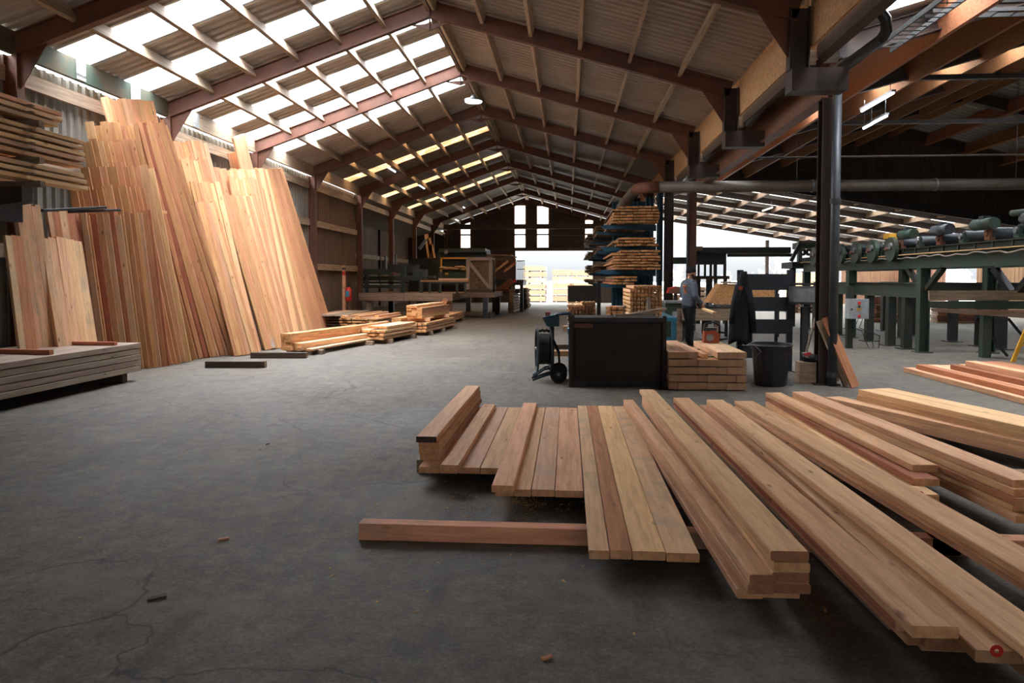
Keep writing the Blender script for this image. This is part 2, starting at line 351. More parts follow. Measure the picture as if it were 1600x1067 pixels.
# ridge cap and timber purlins
for k in range(7):
    x = XL+.02+(XC-.12-XL)*k/6; m = MB(); n = nl; c = V((x, 0, zl(x)))-n*.13
    if k == 0: continue
    m.bar(c+V((0, -9, 0)), c+V((0, 48.3, 0)), .07, .21, up=n); struct(m.build('beam', 'purlin'))
for k in range(7):
    x = XC+.14+(XR-.1-XC)*k/6
    if k == 6: continue
    m = MB(); c = V((x, 0, zr(x)))-nr*.13
    m.bar(c+V((0, -9, 0)), c+V((0, 48.3, 0)), .07, .21, up=nr); struct(m.build('beam', 'purlin'))
m = MB(); m.box((XC+.02, 19.6, ZR+.0), (.35, 57.4, .03)); struct(m.build('beam', 'steel_dark'))
# portal frames
for i, fy in enumerate(FY):
    red = 'steel_red'
    a = V((XL+.02, fy, zl(XL+.02)-.23)); b = V((XC, fy, ZR-.23)); m = MB()
    m.ibeam(a, b, .13, .30)
    m.prism([(XC-.42, fy-.008, zl(XC-.42)-.37), (XC+.42, fy-.008, zr(XC+.42)-.37), (XC, fy-.008, ZR-.62)], (0, .016, 0))
    m.box((XC, fy, ZR-.34), (.016, .1, .5))
    struct(m.build('beam', red))
    c = V((XR, fy, zr(XR)-.23)); m = MB(); m.ibeam(b+V((.01, 0, 0)), c, .13, .30)
    m.prism([(XR-.13, fy-.008, zr(XR-.13)-.36), (XR-.55, fy-.008, zr(XR-.55)-.36), (XR-.13, fy-.008, zr(XR)-.85)], (0, .016, 0)); struct(m.build('beam', red))
    m = MB(); m.ibeam((XL, fy, 0), (XL, fy, zl(XL)-.36), .15, .22, up=(1, 0, 0))
    m.prism([(XL+.11, fy-.008, zl(XL)-.36), (XL+.55, fy-.008, zl(XL+.55)-.37), (XL+.11, fy-.008, zl(XL)-.85)], (0, .016, 0)); struct(m.build('column', red))
    if i > 0:
        m = MB(); zb = 0 if abs(fy-22.7) < .1 or fy > 22.8 else 4.28
        m.ibeam((XR, fy, zb), (XR, fy, zr(XR)-.2), .18, .26, up=(1, 0, 0))
        if zb > 0:
            m.box((XR+.24, fy, 4.13), (.72, .3, .28)); m.box((XR+.24, fy-.155, 4.13), (.72, .02, .30))
        struct(m.build('column', 'steel_dark'))
# left wall: profiled cladding, girts, eave plate with a bright gap under it
corr('wall_left', (XL-.2, -9, 0), (0, 1, 0), 31.7, (0, 0, 1), 4.765, (1, 0, 0), .2, .045, 'clad')
corr('wall_left', (XL-.2, 22.7, 0), (0, 1, 0), 5.2, (0, 0, 1), 4.785, (1, 0, 0), .2, .045, 'clad_brown')
for zc, h, mt in ((4.47, .22, 'purlin'), (3.3, .2, 'purlin'), (1.92, .2, 'purlin')):
    for a, b in zip(FY[:-1], FY[1:]):
        if zc < 4 and (a > 27 or a < 5): continue
        m = MB(); m.box((XL-.09, (a+b)/2, zc), (.07, b-a-.18, h)); struct(m.build('beam', mt))
for a, b in zip(FY[:-1], FY[1:]):
    m = MB(); m.box((XL+.0, (a+b)/2, 4.915), (.08, b-a-.02, .33)); struct(m.build('beam', 'eave' if a < 14 else 'purlin'))
# annex beyond the left columns
corr('wall_annex', (-10.6, 27.9, 0), (0, 1, 0), 20.6, (0, 0, 1), 4.4, (1, 0, 0), .4, .03, 'clad_brown')
for yy in (27.95, 48.4):
    m = MB(); m.box((-9.4, yy, 2.3), (2.4, .06, 4.6)); struct(m.build('wall_annex_end', 'clad_dark'))
m = MB(); m.prism([(-10.7, 27.9, 4.25), (-8.1, 27.9, 4.78), (-8.1, 27.9, 4.82), (-10.7, 27.9, 4.3)], (0, 20.6, 0)); struct(m.build('ceiling_annex', 'roof_old'))
for zc in (2.7, 1.3):
    m = MB(); m.box((-10.5, 38, zc), (.06, 20, .22)); struct(m.build('beam', 'purlin'))
for yy in (30.5, 35.6, 40.6):
    m = MB(); m.box((-10.5, yy, 2.2), (.12, .14, 4.3)); struct(m.build('column', 'steel_dark'))
# boarded gables
def boardwall(name, x0, x1, yy, top, lo=lambda x: 0, holes=(), mat='clad_dark', bw=.19, dep=.025):
    cuts = sorted(set([x0, x1]+[h for H in holes for h in H[:2]])); m = MB()
    for ca, cb in zip(cuts[:-1], cuts[1:]):
        n = max(1, round((cb-ca)/bw)); d = (cb-ca)/n
        for k in range(n):
            a, b = ca+k*d, ca+(k+1)*d; xm = (a+b)/2; spans = [(lo(xm), None)]
            for H in holes:
                if H[0]-1e-6 <= a and b <= H[1]+1e-6:
                    ns = []
                    for s0, s1 in spans:
                        e1 = 99 if s1 is None else s1
                        if H[3] <= s0 or H[2] >= e1: ns.append((s0, s1)); continue
                        if H[2] > s0: ns.append((s0, H[2]))
                        if H[3] < e1: ns.append((H[3], s1))
                    spans = ns
            for s0, s1 in spans:
                ta, tb = (top(a), top(b)) if s1 is None else (s1, s1)
                if min(ta, tb) <= s0+.01: continue
                yo = dep if k % 2 else 0; e = -.002
                m.add([(a+e, yy+yo, s0), (b-e, yy+yo, s0), (b-e, yy+yo, tb), (a+e, yy+yo, ta), (a+e, yy+.06+yo, s0), (b-e, yy+.06+yo, s0), (b-e, yy+.06+yo, tb), (a+e, yy+.06+yo, ta)],
                      [(0, 1, 2, 3), (4, 7, 6, 5), (0, 4, 5, 1), (3, 2, 6, 7), (0, 3, 7, 4), (1, 5, 6, 2)])
    return struct(m.build(name, mat))
GY = 48.3
def gx(u): return aY(u, 437, GY).x
def gz(v): return aY(830, v, GY).z
zd = gz(392); zw0, zw1 = gz(389), gz(343); z9 = gz(321)
holes = [(gx(805), gx(926), 0, zd), (gx(803), gx(822), zw0, z9+.05), (gx(838), gx(858), zw0, z9), (gx(719), gx(736), zw0, zw1), (gx(913), gx(927), zw0, zw1)]
boardwall('wall_back', -8.2, 3.1, GY, lambda x: (zl(x) if x < XC else zr(x))-.03, holes=holes)
for a, b, c, d in holes[1:]:
    m = MB(); m.box(((a+b)/2, GY+.04, (c+d)/2), (b-a, .02, d-c), 0)
    for q in (a+.03, b-.03): m.box((q, GY+.02, (c+d)/2), (.06, .08, d-c), 1)
    for q in (c+.03, d-.03): m.box(((a+b)/2, GY+.02, q), (b-a, .08, .06), 1)
    struct(m.build('window_%d' % wn, ['poly', 'bearer'])); wn += 1
m = MB(); m.box((-2.6, GY-1.2, gz(356)), (11, .2, .32)); struct(m.build('beam', 'dark_wood'))
m = MB(); m.box((-2.6, GY-1.0, gz(368)), (11, .08, .1)); struct(m.build('beam', 'steel_dark'))
m = MB(); m.box((-2.6, GY-.1, zd+.12), (11, .1, .2)); struct(m.build('beam', 'dark_wood'))
m = MB(); m.box((gx(891), GY-.9, 4.75), (.1, .1, 2.5)); struct(m.build('beam', 'steel_dark'))
m = MB(); m.box((gx(928), GY-.5, 2.7), (.14, .14, 5.4)); struct(m.build('column', 'steel_dark'))
# --- valley between the two halls: fascia, gutter boards, girder and posts
for a, b in zip(FY[1:-1], FY[2:]):
    m = MB(); m.box((XR+.16, (a+b)/2, 4.95), (.022, b-a-.01, .74)); struct(m.build('trim', 'osb'))
    m = MB(); m.box((XR+.24, (a+b)/2, 4.50), (.09, b-a-.3, .20)); struct(m.build('beam', 'dark_wood'))
m = MB(); m.box((XR+.52, 9.3, 4.80), (.5, 36.6, .04)); struct(m.build('gutter', 'galv')); 
m = MB(); m.ibeam((3.66, 10.8, 4.3), (3.66, 22.1, 4.3), .2, .5); struct(m.build('beam', 'steel_red'))
m = MB(); m.bar((3.5, -9, 4.66), (3.5, 27.5, 4.66), .14, .24); struct(m.build('beam', 'dark_wood'))
m = MB(); m.ibeam((3.69, 10.9, 0), (3.69, 10.9, 4.05), .21, .21); m.box((3.69, 10.9, .01), (.36, .36, .02)); struct(m.build('column', 'steel_dark'))
m = MB(); m.box((3.66, 22.1, 2.02), (.2, .2, 4.05)); struct(m.build('column', 'steel_red'))
m = MB(); m.tube([(3.5, 22.0, 0), (3.5, 22.0, 4.7)], .03, 8); o = m.build('conduit', 'galv'); tag(o, 'thin pale conduit running up beside the brown post behind the worker', 'pipe')
m = MB(); m.box((3.75, -2, 2.02), (.2, .2, 4.05)); struct(m.build('column', 'steel_dark'))
# --- second hall to the right
def rroof(y0, y1, mat, name, right):
    x0, x1 = (3.85, 11.5) if not right else (11.5, 19.6); b = V((x1-x0, 0, z2(x1)-z2(x0))); n = V((-b.z, 0, b.x))
    return corr(name, (x0, y0-.02, z2(x0)), (0, 1, 0), y1-y0+.06, b, b.length, n, .3, .035, mat)
y = -9.0
for a, b in [(5.2, 6.1), (9.3, 10.2), (15.0, 15.9), (27.6, 27.6)]:
    rroof(y, a, 'roof_ins', 'ceiling', False)
    if b > a: rroof(a, b, 'sky_white', 'window_%d' % wn, False); wn += 1
    y = b
y = -9.0
for a, b in [(12.3, 12.9), (27.6, 27.6)]:
    rroof(y, a, 'roof_ins', 'ceiling', True)
    if b > a: rroof(a, b, 'sky_white', 'window_%d' % wn, True); wn += 1
    y = b
for x in (5.0, 6.3, 7.6, 8.9, 10.2, 11.4, 12.8, 14.1, 15.4, 16.7):
    s_ = .28 if x < 11.5 else -.28; n = V((-s_, 0, 1)).normalized(); c = V((x, 0, z2(x)))-n*.25
    m = MB(); m.bar(c+V((0, -9, 0)), c+V((0, 27.5, 0)), .12, .42, up=n); struct(m.build('beam', 'glulam'))
for yy in (-1.4, 2.6, 6.6, 10.6, 14.5, 18.5, 22.6, 27.4):
    for x0, x1 in ((3.7, 11.5), (11.5, 19.5)):
        m = MB(); m.ibeam((x0, yy, z2(x0)-.21), (x1, yy, z2(x1)-.21), .16, .32); struct(m.build('beam', 'steel_dark'))
    if yy in (10.6, 14.5, 18.5):
        m = MB(); m.bar((3.75, yy, 5.28), (19.3, yy, 5.28), .09, .09); struct(m.build('beam', 'black'))
        m = MB(); m.prism([(11.0, yy-.01, z2(11.0)-.36), (12.0, yy-.01, z2(12.0)-.36), (11.5, yy-.01, z2(11.5)-.85)], (0, .02, 0)); struct(m.build('beam', 'steel_dark'))
boardwall('wall_second_hall', 3.5, 19.6, 27.6, lambda x: z2(max(x, 3.9))-.04, lo=zbot)
m = MB(); m.bar((3.4, 27.5, zbot(3.4)+.17), (19.6, 27.5, zbot(19.6)+.17), .14, .3); struct(m.build('beam', 'black'))
m = MB()
m.bar((6.0, 27.45, 6.0), (12.0, 27.45, 4.6), .06, .16, up=(0, -1, 0)); struct(m.build('beam', 'dark_wood'))
m = MB(); m.box((9, 27.45, 5.1), (11, .08, .16)); struct(m.build('beam', 'dark_wood'))
corr('wall_right', (19.6, -9, 0), (0, 1, 0), 36.6, (0, 0, 1), 5.0, (-1, 0, 0), .3, .04, 'clad_brown')
# --- low roof beyond the second hall
b3 = V((16.4, 0, z3(20)-z3(3.6))); n3 = V((-b3.z, 0, b3.x))
def lowroof(y0, y1, mat, name): return corr(name, (3.6, y0-.02, z3(3.6)), (0, 1, 0), y1-y0+.06, b3, b3.length, n3, .3, .035, mat)
y = 27.7
for a, b in [(28.6, 29.9), (31.2, 32.6), (34.2, 35.6), (37.4, 39.0), (41.0, 42.6), (45.0, 46.6), (48.0, 48.0)]:
    lowroof(y, a, 'roof_ins', 'ceiling')
    if b > a: lowroof(a, b, 'sky_dull', 'window_%d' % wn); wn += 1
    y = b
for yy in (30.5, 33.4, 36.5, 40.0, 43.8, 47.9):
    m = MB(); m.bar((3.6, yy, z3(3.6)-.17), (20, yy, z3(20)-.17), .14, .24); struct(m.build('beam', 'steel_dark'))
for x in (5.0, 6.6, 8.2, 9.8, 11.4, 13.0, 14.6, 16.2):
    m = MB(); m.bar((x, 27.8, z3(x)-.13), (x, 48, z3(x)-.13), .1, .2); struct(m.build('beam', 'old_wood'))
for q in (3.5, 12.6, 19.8):
    for yy in (36.2, 47.9):
        m = MB(); m.box((q, yy, (z3(q)-.5)/2), (.2, .2, z3(q)-.5)); struct(m.build('column', 'steel_dark'))
# front end of the hall, behind the photographer, with its doorway
boardwall('wall_front', -8.2, 3.9, -9.06, lambda x: (zl(x) if x < XC else zr(x))-.03, holes=[(-3.5, 1.5, 0, 3.1)])
boardwall('wall_front_second', 3.9, 19.6, -9.06, lambda x: z2(x)-.04, holes=[(5, 10.5, 0, 3.2)])
# boarded walls closing the rear yard bay on the right
boardwall('wall_far_right', 16.9, 20.1, 47.0, lambda x: z3(x)-.05, mat='clad_fresh', bw=.3)
for a, b in ((27.6, 37.9), (40.9, 47.0)):
    corr('wall_right', (20.1, a, 0), (0, 1, 0), b-a, (0, 0, 1), z3(20)-.02, (-1, 0, 0), .3, .03, 'clad_fresh')
# ================================================================== TIMBER IN THE FOREGROUND
def lay(uf, ub, zt, w_, t, label, mat='fir', dx=0., df=0., db=0., z_off=0., cat='plank', group=None, right=True, name='plank'):
    """a plank lying flat: pixel of the top corner of its near end and far end (left edge), real width and thickness"""
    a, b = g(uf[0], uf[1], zt), g(ub[0], ub[1], zt); d = (b-a).normalized(); n = V((d.y, -d.x, 0))
    off = n*(w_/2+dx)+V((0, 0, -t/2))
    return board(name, a+off+d*df, b+off+d*db, w_-.002, t-.003, label, cat, group, mat, random.choice(['fir_end', 'end_red', 'end_red', 'pile_end']), ch=.005)
T = .046
ZB = .10
# bearers (skids) on the floor
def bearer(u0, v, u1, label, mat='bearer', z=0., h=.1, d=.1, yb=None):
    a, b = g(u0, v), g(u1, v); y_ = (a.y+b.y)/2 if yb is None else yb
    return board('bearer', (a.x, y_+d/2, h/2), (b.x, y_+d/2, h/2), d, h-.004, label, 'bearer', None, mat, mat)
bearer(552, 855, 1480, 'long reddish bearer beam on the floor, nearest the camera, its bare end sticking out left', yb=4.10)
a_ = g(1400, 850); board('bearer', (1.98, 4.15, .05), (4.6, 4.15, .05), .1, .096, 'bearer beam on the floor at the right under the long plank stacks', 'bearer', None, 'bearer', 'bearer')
board('bearer', (-1.17, 5.66, .05), (3.9, 5.62, .05), .1, .096, 'middle bearer under the foreground planks, its end below the stacked beams', 'bearer', None, 'old_wood', 'old_wood')
board('bearer', (-1.12, 7.12, .05), (3.9, 7.08, .05), .1, .096, 'bearer under the far end of the foreground planks', 'bearer', None, 'old_wood', 'old_wood')
z1, z2_, z3_, z4, z5 = [ZB+T*k for k in (1, 2, 3, 4, 5)]
# -- deck of planks laid side by side
def deckrow(xs, yf, yb, labels, mats=('fir',)):
    for i, (xa, xb) in enumerate(zip(xs[:-1], xs[1:])):
        wv = xb-xa-.004; xm = (xa+xb)/2; j = random.uniform(-.012, .012)
        board('plank', (xm, yf+j, ZB+T/2), (xm+random.uniform(-.002, .002), yb+j*2, ZB+T/2), wv, T-.001, labels[i], 'plank', None, mats[i % len(mats)])
gp = lambda u, v, z: g(u, v, z)
xA = [gp(u, 861, z1).x for u in (920, 953, 988, 1040, 1092)]
deckrow(xA, gp(1000, 861, z1).y, gp(960, 634, z1).y,
        ['weathered grey-stained first plank at left of the four longest deck planks', 'narrow plank with bold oval grain, second of the four longest deck planks',
         'third of the four longest deck planks, smooth pale face', 'right edge plank of the four longest deck planks, small knots'], ('fir_dirty', 'red_fir', 'fir', 'fir_dirty'))
xB = [gp(u, 765, z1).x for u in (773, 802, 830, 867)]+[xA[0]-.003]
deckrow(xB, gp(860, 765, z1).y, gp(860, 636, z1).y,
        ['deck plank lying right beneath the single loose plank', 'narrow deck plank just right of the loose plank on top', 'wide deck plank with curved grain in the middle of the deck', 'medium-length deck plank touching the four longest planks'], ('fir', 'fir', 'fir_dirty', 'fir'))
xC = [gp(u, 731, z1).x for u in (652, 686, 715, 750)]+[xB[0]-.003]
deckrow(xC, gp(740, 731, z1).y, gp(740, 636, z1).y,
        ['bottom plank beneath the tall stack of beams at the deck edge', 'bottom plank under the lone flat batten beside the beam stack', 'short deck plank, first bare one right of the beam stack', 'short deck plank, second bare one right of the beam stack'], ('fir', 'fir', 'fir_dirty', 'fir'))
# stack of five at the left edge
xs0 = gp(662, 700, z2_).x
nm = ['second layer', 'third layer', 'fourth layer', 'top layer']
for k in range(4):
    zt = ZB+T*(k+2); top = k == 3
    yf, yb = 5.42+[-.01, .0, .01, -.03][k], 8.02+[.02, -.02, .01, 0.03][k]; xm = xs0+.075+[.012, .002, -.002, -.012][k]
    board('plank', (xm, yf, zt-T/2), (xm+.005, yb, zt-T/2), .155, T-.001, 'plank in the %s of the narrow beam stack at the deck edge' % nm[k] + (', dark end' if top else ''), 'plank', None, 'pale' if top else 'fir', 'dark_wood' if top else 'fir_end')
a = gp(688, 726, z2_); b = gp(748, 631, z2_)
board('plank', (a.x+.065, a.y, z2_-T/2), (a.x+.075, b.y, z2_-T/2), .13, T-.001, 'lone plank lying on the deck against the narrow beam stack', 'plank', None, 'fir')
a = gp(768, 758, z2_)
board('plank', (a.x+.07, a.y, z2_-T/2), (a.x+.085, 7.78, z2_-T/2), .14, T-.001, 'single loose pinkish plank lying on top of the flat deck', 'plank', None, 'red_fir' if 0 else 'fir')
# -- second stack: two columns of long planks, slightly turned
lay((1204, 860), (999, 608), z5, .165, T, 'pale top plank of the twin-column stack right of the deck', 'pale')
lay((1209, 878), (1003, 612), z4, .155, T, 'second plank down in the right column of the twin-column stack')
lay((1207, 895), (1003, 616), z3_, .160, T, 'third plank down in the right column of the twin-column stack', df=.01)
lay((1208, 911), (1003, 622), z2_, .160, T, 'fourth plank down in the right column, twin-column stack', df=-.0)
lay((1196, 927), (1003, 628), z1, .165, T, 'lowest plank with red paint mark in the right column of the twin-column stack', df=.06)
lay((1171, 897), (974, 624), z3_, .105, T, 'pale top plank of the left column in the twin-column stack', 'pale')
lay((1168, 912), (974, 630), z2_, .115, T, 'middle plank of the left column in the twin-column stack', df=.0)
lay((1154, 924), (974, 636), z1, .115, T, 'bottom plank of the left column in the twin-column stack, end jutting left', df=.03)
# -- third stack: the longest planks running out of frame
lay((1424, 977), (1052, 621), z4, .165, T, 'top plank with wavy edge on the long stack, near end at the lower right', 'fir')
lay((1430, 998), (1052, 626), z3_, .150, T, 'plank directly under the wavy-edged top plank of the long stack', 'red_fir', df=.15)
lay((1426, 1000), (1053, 632), z2_, .11, T, 'third plank down at the left side of the long stack', 'fir', df=.05)
lay((1426, 1005), (1053, 640), z1, .11, T, 'bottom plank at the left side of the long stack', 'grey_wood', df=.2)
lay((1461, 1012), (1090, 629), z3_, .20, T, 'broad plank beside the wavy-edged one, red circle sprayed on its end', 'fir', dx=.13, df=.0, z_off=0)
lay((1461, 1022), (1090, 632), z2_, .20, T, 'plank under the broad red-marked plank of the long stack', 'fir', dx=.02, df=.12)
lay((1461, 1032), (1090, 636), z1, .20, T, 'bottom plank under the broad red-marked plank of the long stack', 'fir', dx=.02, df=.16)
lay((1600, 1010), (1104, 624), z4, .17, T, 'top plank of the diagonal stack that runs off the lower right corner', 'pale', df=-.9)
lay((1600, 1020), (1104, 630), z3_, .18, T, 'second plank down in the diagonal stack that leaves the lower right corner', 'fir', df=-.85)
lay((1600, 1030), (1104, 636), z2_, .18, T, 'third plank down in the diagonal stack that leaves the lower right corner', 'fir', df=-.8)
lay((1600, 1040), (1104, 642), z1, .18, T, 'bottom plank in the diagonal stack that leaves the lower right corner', 'fir', df=-.8)
lay((1600, 893), (1147, 626), z3_, .20, T, 'broad flat plank right of the diagonal top plank', 'fir', df=-.6)
lay((1600, 900), (1147, 634), z2_, .20, T, 'plank beneath the broad flat plank right of the diagonal stack', 'fir', df=-.6)
lay((1600, 910), (1147, 640), z1, .20, T, 'lowest plank beneath the broad flat plank right of the diagonal stack', 'fir', df=-.6)
lay((1358, 760), (1168, 636), z1, .17, T, 'low plank ending in the gap between diagonal stack and four-layer stack', 'red_fir', right=True)
# -- four-layer stack
for k, (zt, lab, mt) in enumerate(((z4, 'reddish top plank of the four-layer stack, near end free over the floor', 'fir'), (z3_, 'second plank with streaked edge in the four-layer stack', 'red_fir'), (z2_, 'third plank with red mark in the four-layer stack', 'pale'), (z1, 'bottom plank of the four-layer stack', 'pale'))):
    a = g(1425, 726+k*11, z4); b = g(1196, 613, z4); a.z = b.z = zt; j = [0, .03, -.03, -.05][k]
    d = (b-a).normalized(); n = V((d.y, -d.x, 0)); board('plank', a+n*(.085+j*.3)-V((0, 0, T/2))+d*(j*.3), b+n*(.085+j*.3)-V((0, 0, T/2))+d*j, .165, T-.001, lab, 'plank', None, mt)
# -- right-hand stacks that leave the frame
for k in range(5):
    zt = ZB+T*(k+1); a = g(1584, 752, z5); b = g(1237, 612, z5); d = (b-a).normalized(); n = V((d.y, -d.x, 0)); a.z = b.z = zt; j = [-.05, .02, -.03, .0, .03][k]
    board('plank', a+n*(.09+j*.4)-V((0, 0, T/2))+d*j, b+n*(.09+j*.4)-V((0, 0, T/2))+d*(j*.7), .175, T-.001, '%s plank of the five-layer stack beside the frame edge' % ['bottom', 'second lowest', 'middle', 'second from top', 'pale top'][k], 'plank', None, ['fir', 'fir', 'red_fir', 'fir', 'pale'][k])
for k in range(3):
    zt = ZB+T*(k+1); a = g(1600, 690, z3_); b = g(1279, 618, z3_); d = (b-a).normalized(); n = V((d.y, -d.x, 0)); a.z = b.z = zt
    board('plank', a+n*.10-V((0, 0, T/2))-d*1.0, b+n*.10-V((0, 0, T/2))+d*(-.05*k), .19, T-.001, '%s plank between the five-layer stack and the thick far stack' % ['lowest', 'middle', 'topmost'][k], 'plank', None, 'fir')
for k in range(4):
    zt = ZB+T*1.35*(k+1); a = g(1600, 667, ZB+T*1.35*4); b = g(1334, 607, ZB+T*1.35*4); d = (b-a).normalized(); n = V((d.y, -d.x, 0)); a.z = b.z = zt
    for q in range(2):
        board('plank', a+n*(.11+.2*q)-V((0, 0, T*1.35/2))-d*1.6, b+n*(.11+.2*q)-V((0, 0, T*1.35/2))+d*(-.02*k+.02*q), .196, T*1.35-.001, '%s of the thick stack farthest right, %s row' % (['lowest plank', 'second plank up', 'third plank up', 'top plank'][k], ['left', 'right'][q]), 'plank', None, 'pale' if k == 3 else 'fir')
def paintdot(o, sgn=-1, r=.022):
    me = o.data; L = me.vertices[0].co.x; m = MB(); m.disc((0, 0, 0), (1, 0, 0), r*.35, r, .002, 12)
    d = m.build('paint_mark', 'red', None); d.parent = o; d.location = (L-.0012, .03, 0) ; return d
for o in [x for x in list(bpy.data.objects) if x.get('label') and 'red' in x['label'].split(' ') + [] and ('paint mark' in x['label'] or 'circle' in x['label'] or 'red mark' in x['label'])]: paintdot(o)
# planks piled by the conveyor legs on the right
xr = 5.46
rows = [(0, 0., 12.45, 5, 'bottom'), (1, .10, 12.2, 4, 'second'), (2, .30, 11.6, 4, 'third'), (3, .42, 11.35, 3, 'top')]
for lv, dx, ye, n, nme in rows:
    for q in range(n):
        xm = xr+.08+dx+q*.165; yv = ye-random.uniform(0, .12)-(.0 if q else .0)
        board('plank', (xm+.02, 7.6, .075*lv+.038), (xm, yv, .075*lv+.038), .16, .073, '%s plank from the aisle in the %s layer of the pile beside the green conveyor' % (ORD[q], nme), 'plank', 'planks piled beside the conveyor', random.choice(['pale', 'fir', 'fir', 'red_fir']))
# ================================================================== GREY STACK AT THE LEFT AND ITS STICKS
for lv in range(5):
    for q in range(5):
        if lv < 4 and q in (1, 2): continue
        xm = -6.38-.14-q*.285; zc = .14+.085*lv+.04; xj = random.uniform(-.012, .012) if q == 0 else 0
        board('plank', (xm-.02+xj, 5.6, zc), (xm+xj, 10.55+random.uniform(-.05, .05), zc), .28, .074, '%s grey plank from the aisle in %s layer of the wide weathered stack' % (ORD[q], ['the lowest', 'the second', 'the third', 'the fourth', 'the top'][lv]), 'plank', 'weathered planks of the wide stack', 'grey_wood', 'grey_wood')
for yy, lb in ((10.2, 'short dark bearer under the far end of the weathered stack'), (6.2, 'bearer under the near end of the weathered stack')):
    board('bearer', (-7.9, yy, .07), (-6.42, yy, .07), .12, .138, lb, 'bearer', None, 'dark_wood', 'dark_wood')
for p0, p1, h, lb, mt in (((-7.75, 10.1), (-6.45, 10.05), .05, 'reddish stick lying across the far end of the weathered stack', 'red_fir'), ((-7.9, 8.9), (-6.46, 8.75), .06, 'brown stick lying across the middle of the weathered stack', 'red_fir'), ((-7.9, 8.35), (-7.0, 8.3), .06, 'dark stick lying across the weathered stack nearest the camera', 'dark_wood')):
    board('stick', (p0[0], p0[1], .561+h/2), (p1[0], p1[1], .561+h/2), .07, h, lb, 'stick', None, mt, mt)
for (u0, v0), (u1, v1), lb in (((320, 575), (413, 575), 'dark timber skid alone on the floor before the leaning planks'), ((391, 560), (478, 560), 'second dark skid on the floor, beside the honey-coloured planks')):
    a, b = g(u0, v0), g(u1, v1); board('bearer', a+V((0, .06, .055)), b+V((0, .06, .055)), .12, .11, lb, 'bearer', None, 'dark_wood', 'old_wood')
# ================================================================== PLANKS LEANING ON THE LEFT WALL
def lean(TL, TR, BL, BR, Xt, n, desc, grp, mats, ends='fir_end', jag=.06, th=(.045, .062), step=.012, xslope=0., labels=None, xf=None, rot=0, pl=None):
    """n planks standing on end: pixels of the corners; tops lie in the plane X = Xt, feet on the floor"""
    if pl is not None:
        PN, PD, off = pl; dd = PD-off
        def hit(u, v):
            r = ray(u, v); o = V((0, 0, EYE)); return o+r*((dd-PN.dot(o))/PN.dot(r))
        def foot(u):
            lo, hi = 500., 760.
            for _ in range(40):
                m_ = (lo+hi)/2
                if hit(u, m_).z > 0: lo = m_
                else: hi = m_
            p_ = hit(u, m_); p_.z = 0; return p_
        tl, tr, bl, br = hit(*TL), hit(*TR), foot(BL[0]), foot(BR[0])
    else:
        tl, tr = aX(TL[0], TL[1], Xt), aX(TR[0], TR[1], Xt+xslope)
        if xf is None: bl, br = g(*BL), g(*BR)
        else:
            bl, br = aX(BL[0], 575, xf[0]), aX(BR[0], 575, xf[1]); bl.z = br.z = 0
    n = min(20, round(n*(1.05 if rot > 36 else 1.4))) if n > 3 else n
    ws = [random.uniform(.65, 1.35) for _ in range(n)]; s_ = sum(ws); acc = 0
    for i in range(n):
        f = (acc+ws[i]/2)/s_; acc += ws[i]; t = tl.lerp(tr, f); bt = bl.lerp(br, f); d = (t-bt).normalized(); sd = (br-bl).normalized() if (br-bl).length > .2 else V((0, 1, 0))
        wt = ((tr-tl).length+(br-bl).length)/2*ws[i]/s_; nn = d.cross(sd).normalized()
        if nn.x < 0: nn = -nn
        thk = random.uniform(*th)*(.8 if rot > 36 else 1); off = nn*random.uniform(-step, step); t2 = t+d*random.uniform(-jag, jag*.5)+off; b2 = bt+off
        b2 = b2+V((0, 0, max(.0, nn.z*0)+.012))
        o = board('plank', b2+V((0, 0, 0)), t2, 1, 1) if 0 else None
        side = d.cross(nn).normalized()
        lb = labels[i] if labels and i in labels else '%s plank from the left %s' % (ORD[i], desc)
        # lift so the lowest corner of the sloping foot touches the floor
        lift = abs(side.z)*wt/2+abs(nn.z)*thk/2
        b3_ = b2.copy(); b3_.z = 0; b3_ = b3_+d*(lift/max(d.z, .3)+.001)
        ra = math.radians(rot+random.uniform(-5, 5)) if rot else 0.; s3 = side if side.y > 0 else -side; up_ = nn*math.cos(ra)-s3*math.sin(ra)
        board('plank', b3_, t2, max(.03, wt*((1.0 if rot > 36 else .9 if rot > 20 else 1.) if rot else 1)-.004), thk, lb, 'plank', grp, random.choice(mats), ends, up=up_)
def lplane(TL, xl, TR, xr, BR):
    a, b, c = aX(TL[0], TL[1], xl), aX(TR[0], TR[1], xr), BR.copy(); n = (b-a).cross(c-b).normalized()
    if n.y > 0: n = -n
    return n, n.dot(a)
PB = lplane((124, 331), -7.6, (236, 330), -7.1, V((-6.9, 12.29, 0)))
PC = lplane((303, 313), -7.25, (335, 315), -7.05, g(405, 553))
PE = lplane((344, 304), -7.35, (396, 304), -7.1, g(462, 541))
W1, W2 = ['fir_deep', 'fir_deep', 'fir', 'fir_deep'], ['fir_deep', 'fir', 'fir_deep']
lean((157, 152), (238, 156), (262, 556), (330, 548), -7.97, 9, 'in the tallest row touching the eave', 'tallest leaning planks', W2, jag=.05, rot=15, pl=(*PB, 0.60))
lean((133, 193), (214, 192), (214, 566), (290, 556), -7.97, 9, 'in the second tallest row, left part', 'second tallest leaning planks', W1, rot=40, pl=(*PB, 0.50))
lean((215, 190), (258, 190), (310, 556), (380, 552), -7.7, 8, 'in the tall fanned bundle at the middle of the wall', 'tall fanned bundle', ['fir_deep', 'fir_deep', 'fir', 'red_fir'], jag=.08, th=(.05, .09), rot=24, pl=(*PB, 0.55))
lean((130, 220), (214, 218), (206, 570), (308, 562), -7.97, 9, 'in the third row down at the wall', 'third row of leaning planks', W1, rot=40, pl=(*PB, 0.38))
